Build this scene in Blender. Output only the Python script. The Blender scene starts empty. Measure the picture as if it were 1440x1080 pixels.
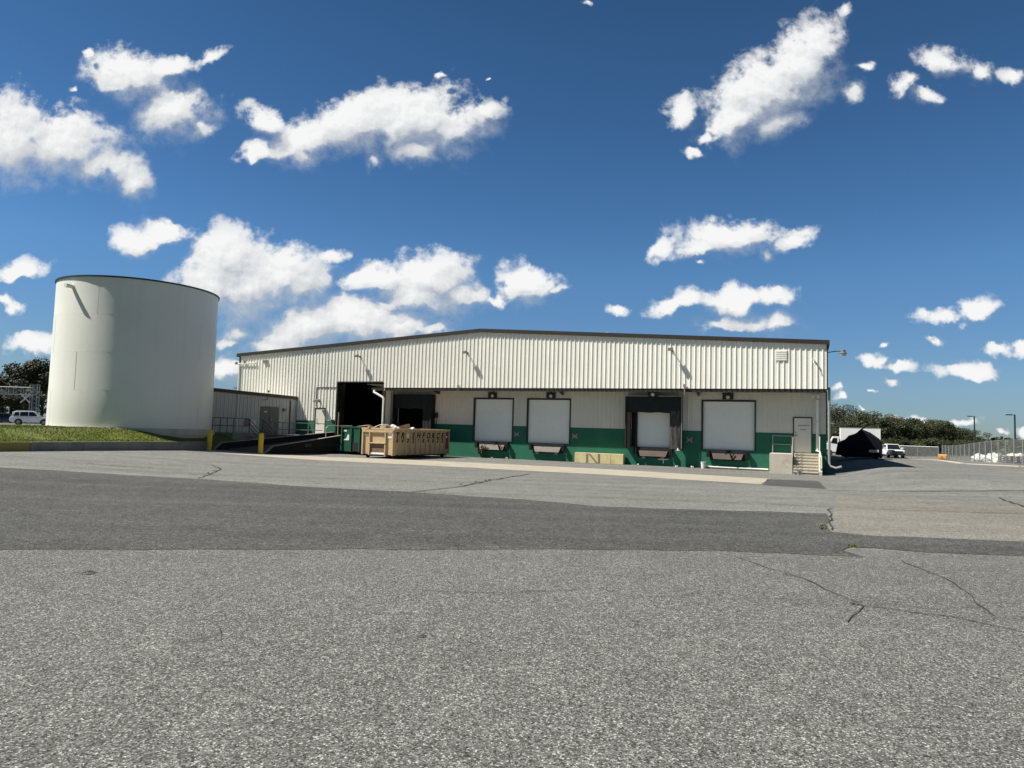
import bpy, bmesh, math, random
from mathutils import Vector, Matrix, Euler, noise
random.seed(7)
C = bpy.context.scene.collection
scene = bpy.context.scene
R = math.radians

# ------------------------------------------------------------------ camera
cam_d = bpy.data.cameras.new('camera'); cam = bpy.data.objects.new('camera', cam_d); C.objects.link(cam)
PITCH, ROLL, EYE = R(3.784), R(1.650), 2.05
fw = Vector((0, math.cos(PITCH), math.sin(PITCH))); up0 = Vector((0, -math.sin(PITCH), math.cos(PITCH))); r0 = Vector((1, 0, 0))
cr = r0*math.cos(ROLL) + up0*math.sin(ROLL); cu = -r0*math.sin(ROLL) + up0*math.cos(ROLL)
cam.matrix_world = Matrix(((cr.x, cu.x, -fw.x, 0), (cr.y, cu.y, -fw.y, 0), (cr.z, cu.z, -fw.z, EYE), (0, 0, 0, 1)))
cam_d.sensor_width = 36; cam_d.lens = 966.565/1440*36
cam_d.clip_start = 0.1; cam_d.clip_end = 8000
scene.camera = cam

# ------------------------------------------------------------------ sun, sky with clouds, exposure
SUN_ELEV = R(53.2); SUN_DIR = Vector((-0.994, -0.11, 0)).normalized()*math.cos(SUN_ELEV) + Vector((0, 0, math.sin(SUN_ELEV)))
sl = bpy.data.lights.new('sun', 'SUN'); sl.energy = 5.0; sl.angle = R(0.53); sl.color = (1.0, 0.95, 0.86)
sun = bpy.data.objects.new('sun', sl); C.objects.link(sun)
sun.rotation_euler = (-SUN_DIR).to_track_quat('-Z', 'Y').to_euler()
sun.location = (-30, -5, 60)
vs = scene.view_settings
vs.view_transform = 'Standard'; vs.look = 'None'; vs.gamma = 1; vs.use_curve_mapping = False; vs.exposure = 0.62
scene.cycles.max_bounces = 6; scene.cycles.diffuse_bounces = 3; scene.cycles.glossy_bounces = 2
scene.cycles.transparent_max_bounces = 12
scene.cycles.use_denoising = True; scene.cycles.denoising_prefilter = 'ACCURATE'; scene.cycles.denoising_input_passes = 'RGB_ALBEDO_NORMAL'

CLOUDS = [  # image-plane centre, radii, tilt and density of each puff; turned into sky directions below
 (20,205,62,50,0,1.15),(80,207,62,42,0,1.15),(130,228,52,30,0,1.0),(180,247,36,22,-30,.95),(35,175,30,20,0,.9),
 (185,110,55,34,-10,.95),(235,97,42,18,12,.85),(295,83,36,10,18,.62),(242,152,44,34,-25,1.1),(285,174,24,13,0,.85),(127,77,9,8,0,.7),(105,127,9,6,0,.65),
 (372,170,36,18,-35,.9),(360,214,30,17,10,.82),(430,200,56,28,10,1.0),(500,175,66,38,15,1.05),(580,165,72,38,0,1.1),(635,178,52,38,0,.98),(590,205,48,22,0,.95),(530,222,20,18,0,.75),(425,222,28,22,0,.85),(682,158,36,28,-20,.62),(615,104,9,5,0,.65),
 (1155,68,36,36,50,.9),(1130,95,55,42,45,1.08),(1080,132,64,42,30,1.1),(1040,165,58,32,25,1.0),(1100,172,48,24,20,.92),(1192,18,11,10,0,.5),(958,155,34,20,50,.68),(990,190,26,14,0,.8),(970,205,16,10,0,.7),(1214,95,15,12,0,.65),(1195,125,26,22,0,.55),
 (1330,85,46,26,-10,.62),(1272,118,38,18,30,.6),(1305,132,26,16,0,.7),(1375,100,30,26,0,.56),(1425,105,26,20,0,.58),
 (190,335,38,19,0,.95),(232,326,38,16,0,.95),
 (318,365,42,36,0,1.12),(345,402,66,44,0,1.3),(392,385,52,36,0,1.12),(422,402,40,34,0,1.1),(457,390,24,22,0,.66),(300,400,30,40,0,1.1),
 (430,460,62,36,0,1.1),(412,476,56,30,0,1.0),(500,456,60,34,0,1.15),(560,462,56,22,0,1.05),(602,466,34,16,0,.95),(385,487,40,16,0,.95),
 (530,393,42,22,0,1.0),(602,395,46,32,0,1.15),(590,420,62,26,0,1.12),(642,416,44,22,0,1.0),(545,432,32,12,0,.8),
 (740,402,34,24,0,1.05),(700,420,26,12,0,.8),(772,408,22,10,15,.8),(470,355,26,10,10,.7),(335,466,30,14,0,.85),(320,478,26,10,0,.8),(322,518,30,24,0,.85),(48,488,42,15,10,.85),(22,390,44,15,12,.85),(14,436,28,12,0,.8),
 (1025,338,58,26,0,1.0),(980,350,32,11,10,.85),(1112,343,40,15,35,.78),(1080,365,15,20,0,.6),(924,350,30,12,35,.7),(980,368,13,8,0,.6),
 (960,425,48,17,8,.82),(1040,425,58,20,5,.9),(1085,420,34,19,0,.92),(1040,457,66,14,0,.92),(1095,455,24,17,0,.9),(865,437,18,9,0,.85),
 (1328,445,40,15,0,.85),(1372,432,32,17,20,.85),(1318,478,15,7,0,.72),(1405,486,22,11,0,.8),(1437,486,18,10,0,.8),(1366,518,42,11,0,.85),(1225,510,26,10,0,.8),(1266,514,21,9,0,.8),(1237,485,13,6,15,.6),(1258,539,15,6,0,.75),(1182,551,11,7,0,.7),(1182,561,8,5,0,.7),(1227,548,9,5,0,.6),(1210,573,11,5,0,.6),(1270,597,32,11,0,.75),(1300,601,26,9,0,.7),(1357,592,24,8,0,.78),(1405,610,14,6,0,.7),(1438,610,20,10,0,.7),
 (690,112,7,4,0,.5),(830,12,7,6,0,.55)]

world = bpy.data.worlds.new('World'); scene.world = world; world.use_nodes = True; world.cycles.sampling_method = 'NONE'
nt = world.node_tree; nt.nodes.clear()
def wn(t, **k):
    n = nt.nodes.new(t)
    for a, b in k.items(): setattr(n, a, b)
    return n
def wl(a, b): nt.links.new(a, b)
def wmath(op, a, b=None, c=None, clamp=False):
    n = wn('ShaderNodeMath', operation=op, use_clamp=clamp)
    for i, v in enumerate((a, b, c)):
        if v is None: continue
        if isinstance(v, (int, float)): n.inputs[i].default_value = v
        else: wl(v, n.inputs[i])
    return n.outputs[0]
def wvec(op, a, b=None, s=None):
    n = wn('ShaderNodeVectorMath', operation=op)
    for i, v in enumerate((a, b)):
        if v is None: continue
        if isinstance(v, tuple): n.inputs[i].default_value = v
        else: wl(v, n.inputs[i])
    if s is not None: n.inputs['Scale'].default_value = s
    return n.outputs['Value'] if op in ('LENGTH', 'DOT_PRODUCT') else n.outputs[0]
def wnoise(vec, scale, detail, rough=.55, col=False, lac=2.0):
    n = wn('ShaderNodeTexNoise'); n.inputs['Scale'].default_value = scale; n.inputs['Detail'].default_value = detail
    n.inputs['Roughness'].default_value = rough; n.inputs['Lacunarity'].default_value = lac
    wl(vec, n.inputs['Vector']); return n.outputs['Color' if col else 'Fac']
def wramp(v, a, b, c=0., d=1., interp='SMOOTHSTEP'):
    n = wn('ShaderNodeMapRange', interpolation_type=interp)
    for i, x in enumerate((v, a, b, c, d)):
        if isinstance(x, (int, float)): n.inputs[i].default_value = x
        else: wl(x, n.inputs[i])
    return n.outputs[0]
sky = wn('ShaderNodeTexSky', sky_type='NISHITA'); sky.sun_disc = False
sky.sun_elevation = SUN_ELEV; sky.sun_rotation = R(263.7); sky.air_density = 1.0; sky.dust_density = 0.0; sky.ozone_density = 2.0
tc = wn('ShaderNodeTexCoord'); sep = wn('ShaderNodeSeparateXYZ'); wl(tc.outputs['Generated'], sep.inputs[0])
yy = wmath('MAXIMUM', sep.outputs['Y'], 0.02)
cmb = wn('ShaderNodeCombineXYZ')
wl(wmath('DIVIDE', sep.outputs['X'], yy), cmb.inputs[0]); wl(wmath('DIVIDE', sep.outputs['Z'], yy), cmb.inputs[1])
P0 = cmb.outputs[0]
def warp(vec, scale, amp):
    c = wvec('SUBTRACT', wnoise(vec, scale, 3.0, .6, True), (.5, .5, .5))
    c = wvec('MULTIPLY', c, (amp, amp, 0)); return wvec('ADD', vec, c)
P1 = warp(warp(P0, 9.0, .055), 38.0, .022)
def blobs(vec):
    acc = None
    for i, (x, y, rx, ry, ang, st) in enumerate(CLOUDS):
        if i and i % 6 == 0:      # keeps the shader compiler working through the puffs in turn
            t = wn('ShaderNodeVectorMath', operation='MULTIPLY_ADD'); wl(acc, t.inputs[0]); t.inputs[1].default_value = (1e-7, 1e-7, 0); wl(vec, t.inputs[2]); vec = t.outputs[0]
        d = fw + cr*((x-720)/966.565) + cu*((540-y)/966.565)
        u, v = d.x/d.y, d.z/d.y
        k = 1.0/(966.565*d.y)*1.36
        m = wn('ShaderNodeMapping', vector_type='TEXTURE')
        m.inputs['Location'].default_value = (u, v, 0); m.inputs['Rotation'].default_value = (0, 0, R(ang)+ROLL)
        m.inputs['Scale'].default_value = (rx*k, ry*k, 1)
        wl(vec, m.inputs['Vector'])
        g = wmath('SUBTRACT', st, wvec('LENGTH', m.outputs[0]))
        acc = g if acc is None else wmath('SMOOTH_MAX', acc, g, .12)
    return wmath('MAXIMUM', acc, -1.0)
B0 = blobs(P1)
t_ = wn('ShaderNodeVectorMath', operation='MULTIPLY_ADD'); wl(B0, t_.inputs[0]); t_.inputs[1].default_value = (1e-7, 1e-7, 0); wl(P1, t_.inputs[2])
P2 = wvec('ADD', t_.outputs[0], (-.016, .026, 0)); B1 = blobs(P2)
f0 = wnoise(P0, 15.0, 12.0, .62); f1 = wnoise(wvec('ADD', P0, (-.005, .009, 0)), 15.0, 12.0, .62)
dens = wmath('ADD', B0, wmath('MULTIPLY', wmath('SUBTRACT', f0, .5), 2.3))
grad = wmath('SUBTRACT', B0, B1)
soft = wramp(grad, -.25, .25, 1.45, .42)          # crisp heads, feathered undersides
dens = wmath('ADD', dens, wmath('MULTIPLY', wmath('SUBTRACT', wnoise(P0, 55.0, 6.0, .62), .5), .8))
alpha = wramp(dens, -.10, soft)
front = wramp(sep.outputs['Y'], .05, .15)
alpha = wmath('MULTIPLY', alpha, front)
alpha = wmath('MULTIPLY', alpha, wramp(B0, -.35, .45, .50, 1.0))     # thin shreds let the blue through
# towards the sun a puff thins out: that side is lit, the far underside is in its own shade
relief = wmath('MULTIPLY', wmath('SUBTRACT', f0, f1), 1.25)
f2 = wnoise(P0, 44.0, 6.0, .6); f3 = wnoise(wvec('ADD', P0, (-.003, .005, 0)), 44.0, 6.0, .6)
relief = wmath('ADD', relief, wmath('MULTIPLY', wmath('SUBTRACT', f2, f3), .45))
lit = wmath('ADD', wmath('ADD', .66, wmath('MULTIPLY', grad, .80)), relief)
lit = wmath('SUBTRACT', lit, wramp(dens, .3, 1.3, 0, .16, 'LINEAR'))
lit = wmath('MINIMUM', wmath('MAXIMUM', lit, .40), 1.0)
cl = wn('ShaderNodeMix', data_type='RGBA'); wl(wramp(lit, .4, 1.0, 0, 1, 'LINEAR'), cl.inputs[0])
cl.inputs[6].default_value = (6.4, 6.9, 7.5, 1); cl.inputs[7].default_value = (12.0, 12.1, 12.0, 1)
sk = wn('ShaderNodeHueSaturation'); wl(sky.outputs[0], sk.inputs['Color']); sk.inputs['Saturation'].default_value = 1.28; sk.inputs['Value'].default_value = 1.0
hz = wn('ShaderNodeValToRGB'); wl(sep.outputs['Z'], hz.inputs[0]); hz.color_ramp.elements[0].color = (.38, .56, .94, 1); hz.color_ramp.elements[1].position = 1.0; hz.color_ramp.elements[1].color = (.36, .32, .28, 1)
e_ = hz.color_ramp.elements.new(.08); e_.color = (.64, .78, 1.02, 1)
e_ = hz.color_ramp.elements.new(.22); e_.color = (.98, 1.09, 1.22, 1)
e_ = hz.color_ramp.elements.new(.5); e_.color = (.98, .94, .95, 1)
skm = wn('ShaderNodeMix', data_type='RGBA', blend_type='MULTIPLY'); skm.inputs[0].default_value = 1.0; wl(sk.outputs[0], skm.inputs[6]); wl(hz.outputs[0], skm.inputs[7])
mx = wn('ShaderNodeMix', data_type='RGBA'); wl(alpha, mx.inputs[0]); wl(skm.outputs[2], mx.inputs[6]); wl(cl.outputs[2], mx.inputs[7])
bk_ = wn('ShaderNodeMix', data_type='RGBA', blend_type='MULTIPLY'); wl(wramp(sep.outputs['Y'], .1, -.4), bk_.inputs[0]); wl(skm.outputs[2], bk_.inputs[6]); bk_.inputs[7].default_value = (.78, .71, .62, 1); wl(bk_.outputs[2], mx.inputs[6])  # unseen sky behind the camera, warmed and dimmed to cut blue fill
bg = wn('ShaderNodeBackground'); bg.inputs[1].default_value = 0.05; wl(mx.outputs[2], bg.inputs[0])
wo = wn('ShaderNodeOutputWorld'); wl(bg.outputs[0], wo.inputs[0])

# ------------------------------------------------------------------ wall frame and terrain
LX, LY = -22.394, 56.312
TH = math.atan2(-0.39659867, 0.9179921)
T = Vector((0.9179921, -0.39659867, 0)); NN = Vector((-0.39659867, -0.9179921, 0))
def WF(s, q, z=0): return Vector((LX, LY, 0)) + T*s + NN*q + Vector((0, 0, z))
def sq(x, y):
    d = Vector((x-LX, y-LY, 0)); return d.dot(T), d.dot(NN)
def ss(a, b, x):
    u = min(1, max(0, (x-a)/(b-a))); return u*u*(3-2*u)
def gz(x, y):
    s, q = sq(x, y)
    z = .32*ss(-10, -25, x) + .5*ss(-10, -40, s)
    f = ss(43.9, 47.4, s)*ss(14, 3, q)
    if f > 0:
        if q > -8: a = .55
        elif q > -25: a = .42 + .13*(q+25)/17
        else: a = .42 - .80*ss(-25, -62, q) if q > -62 else -.38
        z += f*a
    return z

# ------------------------------------------------------------------ mesh builder
class MB:
    def __init__(s): s.v = []; s.f = []; s.m = []; s.mi = 0
    def add(s, vs, fs):
        o = len(s.v); s.v += [tuple(p) for p in vs]
        for f in fs: s.f.append(tuple(i+o for i in f)); s.m.append(s.mi)
    def box(s, x0, x1, y0, y1, z0, z1):
        s.add([(x, y, z) for z in (z0, z1) for y in (y0, y1) for x in (x0, x1)],
              [(0, 2, 3, 1), (4, 5, 7, 6), (0, 1, 5, 4), (2, 6, 7, 3), (0, 4, 6, 2), (1, 3, 7, 5)]); return s
    def bar(s, a, b, w, h, upv=(0, 0, 1)):
        a = Vector(a); b = Vector(b); d = (b-a).normalized(); u = Vector(upv)
        if abs(d.dot(u)) > .98: u = Vector((1, 0, 0))
        r = d.cross(u).normalized()*w/2; u = r.cross(d).normalized()*h/2
        s.add([a-r-u, a+r-u, a+r+u, a-r+u, b-r-u, b+r-u, b+r+u, b-r+u],
              [(0, 1, 2, 3), (4, 7, 6, 5), (0, 4, 5, 1), (1, 5, 6, 2), (2, 6, 7, 3), (3, 7, 4, 0)]); return s
    def tube(s, pts, r, n=8, caps=True):
        pts = [Vector(p) for p in pts]; rs = r if isinstance(r, (list, tuple)) else [r]*len(pts)
        rings = []; pr = None
        for i, p in enumerate(pts):
            d = (pts[min(i+1, len(pts)-1)] - pts[max(i-1, 0)]).normalized()
            u = Vector((0, 0, 1)) if abs(d.z) < .95 else Vector((1, 0, 0))
            if pr is not None and abs(pr.dot(d)) < .95: u = pr
            a = d.cross(u).normalized(); b = a.cross(d).normalized(); pr = b
            rings.append([p + (a*math.cos(2*math.pi*k/n) + b*math.sin(2*math.pi*k/n))*rs[i] for k in range(n)])
        vs = [q for rg in rings for q in rg]; fs = []
        for i in range(len(pts)-1):
            for k in range(n): fs.append((i*n+k, i*n+(k+1) % n, (i+1)*n+(k+1) % n, (i+1)*n+k))
        if caps: fs += [tuple(range(n))[::-1], tuple(range((len(pts)-1)*n, len(pts)*n))]
        s.add(vs, fs); return s
    def lathe(s, prof, c=(0, 0, 0), n=16, axis='z'):
        vs = []; fs = []
        for (r, h) in prof:
            for k in range(n):
                a = 2*math.pi*k/n; p = (r*math.cos(a), r*math.sin(a), h)
                if axis == 'y': p = (p[0], p[2], p[1])
                if axis == 'x': p = (p[2], p[0], p[1])
                vs.append((c[0]+p[0], c[1]+p[1], c[2]+p[2]))
        for i in range(len(prof)-1):
            for k in range(n): fs.append((i*n+k, i*n+(k+1) % n, (i+1)*n+(k+1) % n, (i+1)*n+k))
        fs += [tuple(range(n))[::-1], tuple(range((len(prof)-1)*n, len(prof)*n))]
        s.add(vs, fs); return s
    def prism(s, poly, a, b, axis='y', tb=None):
        """polygon extruded along an axis; tb(u,v,side) may move points inwards"""
        n = len(poly); vs = []
        for t, sd in ((a, -1), (b, 1)):
            for (u, v) in poly:
                tt = tb(u, v, sd) if tb else t
                vs.append({'y': (u, tt, v), 'x': (tt, u, v), 'z': (u, v, tt)}[axis])
        s.add(vs, [tuple(range(n)), tuple(range(n, 2*n))[::-1]] + [(i, i+n, (i+1) % n+n, (i+1) % n) for i in range(n)]); return s
    def quad(s, a, b, c, d): s.add([a, b, c, d], [(0, 1, 2, 3)]); return s
    def build(s, name, mat, parent=None, smooth=False, bevel=0, loc=None, rz=0):
        me = bpy.data.meshes.new(name); me.from_pydata(s.v, [], s.f); me.update()
        mats = mat if isinstance(mat, (list, tuple)) else [mat]
        for m in mats: me.materials.append(m)
        if len(mats) > 1:
            for p, i in zip(me.polygons, s.m): p.material_index = i
        bm = bmesh.new(); bm.from_mesh(me); bmesh.ops.recalc_face_normals(bm, faces=bm.faces)
        if bevel:
            eds = [e for e in bm.edges if len(e.link_faces) == 2 and e.calc_face_angle(0) > R(30)]
            bmesh.ops.bevel(bm, geom=eds, offset=bevel, segments=2, affect='EDGES', profile=.5, clamp_overlap=True)
        bm.to_mesh(me); bm.free()
        if smooth:
            for p in me.polygons: p.use_smooth = True
            me.set_sharp_from_angle(angle=R(40))
        o = bpy.data.objects.new(name, me); C.objects.link(o)
        if parent: o.parent = parent
        if loc is not None: o.location = loc
        o.rotation_euler.z = rz
        return o
def tag(o, label, cat, group=None):
    o['label'] = label; o['category'] = cat
    if group: o['group'] = group
    return o
def thing(name, label, cat, loc=(0, 0, 0), rz=0, group=None):
    o = bpy.data.objects.new(name, None); C.objects.link(o); o.location = loc; o.rotation_euler.z = rz
    o.empty_display_size = .3
    return tag(o, label, cat, group)
def struct(o, kind='structure'): o['kind'] = kind; return o
def dup(o, parent=None):
    c = o.copy(); C.objects.link(c); c.parent = parent
    for ch in list(o.children): dup(ch, c)
    return c
def text(name, body, size, mat, parent, M, ext=.004, shear=0, bold=0.0):
    cu_ = bpy.data.curves.new('lettering', 'FONT'); cu_.body = body; cu_.size = size; cu_.extrude = ext; cu_.shear = shear
    cu_.align_x = 'CENTER'; cu_.align_y = 'CENTER'; cu_.offset = bold
    to = bpy.data.objects.new('lettering', cu_); C.objects.link(to)
    dg = bpy.context.evaluated_depsgraph_get(); me = bpy.data.meshes.new_from_object(to.evaluated_get(dg))
    bpy.data.objects.remove(to); me.transform(M); me.materials.clear(); me.materials.append(mat); me.name = name
    o = bpy.data.objects.new(name, me); C.objects.link(o); o.parent = parent; return o
FACE_FRONT = Matrix.Rotation(R(90), 4, 'X')     # text reading towards -y

# ------------------------------------------------------------------ materials
def new_mat(name):
    m = bpy.data.materials.new(name); m.use_nodes = True; n = m.node_tree; n.nodes.clear()
    o = n.nodes.new('ShaderNodeOutputMaterial'); b = n.nodes.new('ShaderNodeBsdfPrincipled'); n.links.new(b.outputs[0], o.inputs[0])
    return m, n, b
def nd(n, t, ins=None, **k):
    x = n.nodes.new(t)
    for a, b in k.items(): setattr(x, a, b)
    for a, b in (ins or {}).items():
        if isinstance(b, bpy.types.NodeSocket): n.links.new(b, x.inputs[a])
        else: x.inputs[a].default_value = b
    return x
def ramp(n, fac, stops, interp='LINEAR'):
    x = n.nodes.new('ShaderNodeValToRGB'); n.links.new(fac, x.inputs[0]); e = x.color_ramp; e.interpolation = interp
    while len(e.elements) < len(stops): e.elements.new(.5)
    for el, (p, c) in zip(e.elements, stops):
        el.position = p; el.color = (c, c, c, 1) if isinstance(c, (int, float)) else (*c, 1)
    return x.outputs[0]
def mixc(n, fac, a, b, mode='MIX'):
    x = n.nodes.new('ShaderNodeMix'); x.data_type = 'RGBA'; x.blend_type = mode
    for i, v in ((0, fac), (6, a), (7, b)):
        if isinstance(v, bpy.types.NodeSocket): n.links.new(v, x.inputs[i])
        elif isinstance(v, (int, float)): x.inputs[i].default_value = v
        else: x.inputs[i].default_value = (*v, 1)
    return x.outputs[2]
def coords(n, scale=(1, 1, 1), kind='Object'):
    t = n.nodes.new('ShaderNodeTexCoord')
    return nd(n, 'ShaderNodeMapping', {'Vector': t.outputs[kind], 'Scale': scale}).outputs[0]
def noi(n, vec, sc, det=4, rough=.55, out='Fac'):
    return nd(n, 'ShaderNodeTexNoise', {'Vector': vec, 'Scale': sc, 'Detail': det, 'Roughness': rough}).outputs[out]
def bumpn(n, b, h, st, dist):
    x = nd(n, 'ShaderNodeBump', {'Height': h, 'Strength': st, 'Distance': dist}); n.links.new(x.outputs[0], b.inputs['Normal'])
def plain(name, col, rough=.6, metal=0., var=.14, sc=2.0, stain=None, bump=.0, bsc=60, stretch=(1, 1, 1), spec=.4):
    m, n, b = new_mat(name); v = coords(n, stretch)
    a = noi(n, v, sc, 6, .6); d = noi(n, v, sc*11, 3)
    lo = tuple(c*(1-var) for c in col); hi = tuple(min(1, c*(1+var)) for c in col)
    c = ramp(n, a, [(.3, lo), (.7, hi)])
    c = mixc(n, .25, c, ramp(n, d, [(.3, lo), (.7, hi)]))
    if stain:
        sc_, amt, colr = stain
        c = mixc(n, ramp(n, noi(n, v, sc_, 7, .65), [(.52, 0), (.72, amt)]), c, colr)
    n.links.new(c, b.inputs['Base Color']); b.inputs['Roughness'].default_value = rough; b.inputs['Metallic'].default_value = metal
    b.inputs['Specular IOR Level'].default_value = spec
    if bump: bumpn(n, b, noi(n, v, bsc, 4), bump, .01)
    return m
def siding(name, col, var=.05):
    m, n, b = new_mat(name); v = coords(n); vz = coords(n, (6, 6, .35))
    a = noi(n, v, .5, 5, .6); st = noi(n, vz, 1.2, 6, .65)
    pan = nd(n, 'ShaderNodeTexNoise', {'Vector': coords(n, (1.0936, 0, 0)), 'Scale': 1.0, 'Detail': 0}).outputs['Fac']
    c = ramp(n, a, [(.25, tuple(x*(1-var) for x in col)), (.75, tuple(min(1, x*(1+var)) for x in col))])
    c = mixc(n, ramp(n, st, [(.5, 0), (.78, .28)]), c, tuple(x*y for x, y in zip(col, (.72, .70, .64))))
    c = mixc(n, ramp(n, pan, [(.35, 0), (.65, .12)]), c, tuple(x*.85 for x in col))
    n.links.new(c, b.inputs['Base Color']); b.inputs['Roughness'].default_value = .5; b.inputs['Specular IOR Level'].default_value = .3
    bumpn(n, b, noi(n, v, 1.6, 3), .12, .03)
    return m
def asphalt(name, dark, mid, light, tint=(1, 1, 1), grain=95, patch=.22, streak=0.0, spk=.5, coarse=.22):
    m, n, b = new_mat(name); v = coords(n)
    wv = nd(n, 'ShaderNodeVectorMath', {0: v, 1: nd(n, 'ShaderNodeVectorMath', {0: noi(n, v, 60, 2, .5, 'Color'), 'Scale': .012}, operation='SCALE').outputs[0]}, operation='ADD').outputs[0]
    vo = nd(n, 'ShaderNodeTexVoronoi', {'Vector': wv, 'Scale': grain}); vo2 = nd(n, 'ShaderNodeTexVoronoi', {'Vector': v, 'Scale': grain*.8})
    s1 = nd(n, 'ShaderNodeSeparateColor', {0: vo.outputs['Color']}).outputs[0]; s2 = nd(n, 'ShaderNodeSeparateColor', {0: vo2.outputs['Color']}).outputs[1]
    fine = mixc(n, .25, s1, s2)
    c = ramp(n, fine, [(.14, dark), (.48, mid), (.74, mid*1.4), (.93, light)])
    gap = ramp(n, vo.outputs['Distance'], [(.25, 1), (.62, 0.38)])
    c = mixc(n, spk, c, gap, 'MULTIPLY')
    co = nd(n, 'ShaderNodeTexVoronoi', {'Vector': wv, 'Scale': grain*.28})
    c = mixc(n, 1.0, c, ramp(n, nd(n, 'ShaderNodeSeparateColor', {0: co.outputs['Color']}).outputs[2], [(.1, 1-coarse), (.9, 1+coarse)]), 'MULTIPLY')
    c = mixc(n, 1.0, c, ramp(n, noi(n, v, 7, 3, .6), [(.3, 1-coarse*.7), (.7, 1+coarse*.7)]), 'MULTIPLY')
    big = noi(n, v, .16, 6, .6); med = noi(n, v, 1.3, 5, .6); sm = noi(n, v, 9, 4, .6)
    k = nd(n, 'ShaderNodeMath', {0: big, 1: med}, operation='ADD').outputs[0]
    k = nd(n, 'ShaderNodeMath', {0: k, 1: nd(n, 'ShaderNodeMath', {0: sm, 1: .5}, operation='MULTIPLY').outputs[0]}, operation='ADD').outputs[0]
    k = ramp(n, nd(n, 'ShaderNodeMath', {0: k, 1: .4}, operation='MULTIPLY').outputs[0], [(.3, 1-patch), (.7, 1+patch)])
    c = mixc(n, 1.0, c, k, 'MULTIPLY')
    st_ = ramp(n, noi(n, v, .55, 6, .7), [(.60, 1), (.74, .62)])
    c = mixc(n, 1.0, c, st_, 'MULTIPLY')
    if streak:
        sv = coords(n, (.05, 1.0, 1)); t = noi(n, sv, .9, 5, .6)
        c = mixc(n, 1.0, c, ramp(n, t, [(.35, 1-streak), (.65, 1+streak*.6)]), 'MULTIPLY')
    c = mixc(n, 1.0, c, tint, 'MULTIPLY')
    n.links.new(c, b.inputs['Base Color']); b.inputs['Roughness'].default_value = .92; b.inputs['Specular IOR Level'].default_value = .25
    bumpn(n, b, mixc(n, .5, vo.outputs['Distance'], fine), .55, .006)
    return m
def leafmat(name, a, b_, sc=.35):
    m, n, b = new_mat(name); v = coords(n)
    c = ramp(n, noi(n, v, sc, 3), [(.3, a), (.7, b_)])
    c = mixc(n, .5, c, ramp(n, noi(n, v, sc*9, 2), [(.3, a), (.7, b_)]))
    n.links.new(c, b.inputs['Base Color']); b.inputs['Roughness'].default_value = .55; b.inputs['Specular IOR Level'].default_value = .35
    return m
def glassy(name, col=(.012, .016, .02)):
    m, n, b = new_mat(name); b.inputs['Base Color'].default_value = (*col, 1); b.inputs['Roughness'].default_value = .06
    b.inputs['Specular IOR Level'].default_value = .6; return m

M = {}
M['asphalt_yard'] = asphalt('yard_asphalt', .068, .205, .47, (.985, .99, .92), streak=.18)
M['asphalt_chip'] = asphalt('chip_seal_asphalt', .036, .150, .56, (.985, .995, .93), grain=84, patch=.2, spk=.5, coarse=.13)
M['asphalt_dark'] = asphalt('dark_asphalt', .028, .084, .31, (.985, .995, .93), grain=80, patch=.26, streak=.18, coarse=.3)
M['asphalt_patch'] = asphalt('patch_asphalt', .032, .085, .24, (1, .97, .92), grain=120, patch=.3)
M['crack'] = plain('crack_shadow', (.040, .036, .029), .95, var=.4, sc=3)
M['apron'] = plain('apron_concrete', (.36, .33, .265), .9, var=.14, sc=.8, stain=(.9, .45, (.2, .185, .15)), bump=.3, bsc=40, spec=.2)
M['kerb'] = plain('kerb_concrete', (.25, .24, .21), .9, var=.2, sc=1.2, stain=(1.5, .6, (.09, .088, .08)), bump=.3, bsc=30, spec=.2)
M['kerb_yellow'] = plain('worn_yellow_paint', (.34, .255, .085), .8, var=.2, sc=2, stain=(2, .6, (.2, .17, .08)), spec=.2)
M['stair'] = plain('pale_stair_concrete', (.52, .48, .40), .9, var=.12, sc=1.5, stain=(1.3, .55, (.24, .22, .19)), bump=.25, bsc=40, spec=.2)
M['siding'] = siding('cream_metal_siding', (.865, .855, .775))
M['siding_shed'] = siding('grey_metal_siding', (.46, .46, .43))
M['siding_dock'] = siding('shade_toned_dock_siding', (.69, .665, .575), .08)  # darker copy of the cream siding; canopy shade put into its colour
M['trim'] = plain('dark_brown_trim', (.035, .028, .022), .5, var=.2, sc=1)
M['trim_red'] = plain('dark_red_trim', (.055, .026, .018), .55, var=.25, sc=1)
M['roof'] = plain('galvanised_roof', (.42, .42, .40), .5, var=.1, sc=.5)
M['green'] = plain('green_painted_block', (.022, .135, .083), .7, var=.12, sc=.9, stain=(1.1, .35, (.05, .17, .12)), bump=.2, bsc=14, spec=.25)
M['door_white'] = plain('white_door_panel', (.88, .87, .81), .5, var=.04, sc=.7, stain=(1.4, .15, (.42, .43, .42)))
M['frame_dark'] = plain('dark_door_frame', (.022, .022, .02), .6, var=.25)
M['rubber'] = plain('black_rubber', (.012, .012, .012), .8, var=.3)
M['curtain'] = plain('dark_shelter_fabric', (.007, .011, .012), .75, var=.35, sc=2, stain=(2.5, .4, (.02, .024, .024)))
M['worn_fabric'] = plain('worn_shelter_fabric', (.05, .048, .042), .85, var=.5, sc=5, stretch=(2.5, 2.5, .7), stain=(4, .7, (.13, .125, .11)))
M['steel_plate'] = plain('worn_steel_plate', (.135, .100, .082), .7, var=.25, sc=1.5, stain=(2, .5, (.10, .055, .035)))
M['steel_plate_pale'] = plain('pale_steel_plate', (.25, .225, .195), .7, var=.2, sc=1.5, stain=(2, .5, (.16, .13, .11)))
M['interior'] = plain('dim_interior_wall', (.05, .05, .05), .9, var=.2)
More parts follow.
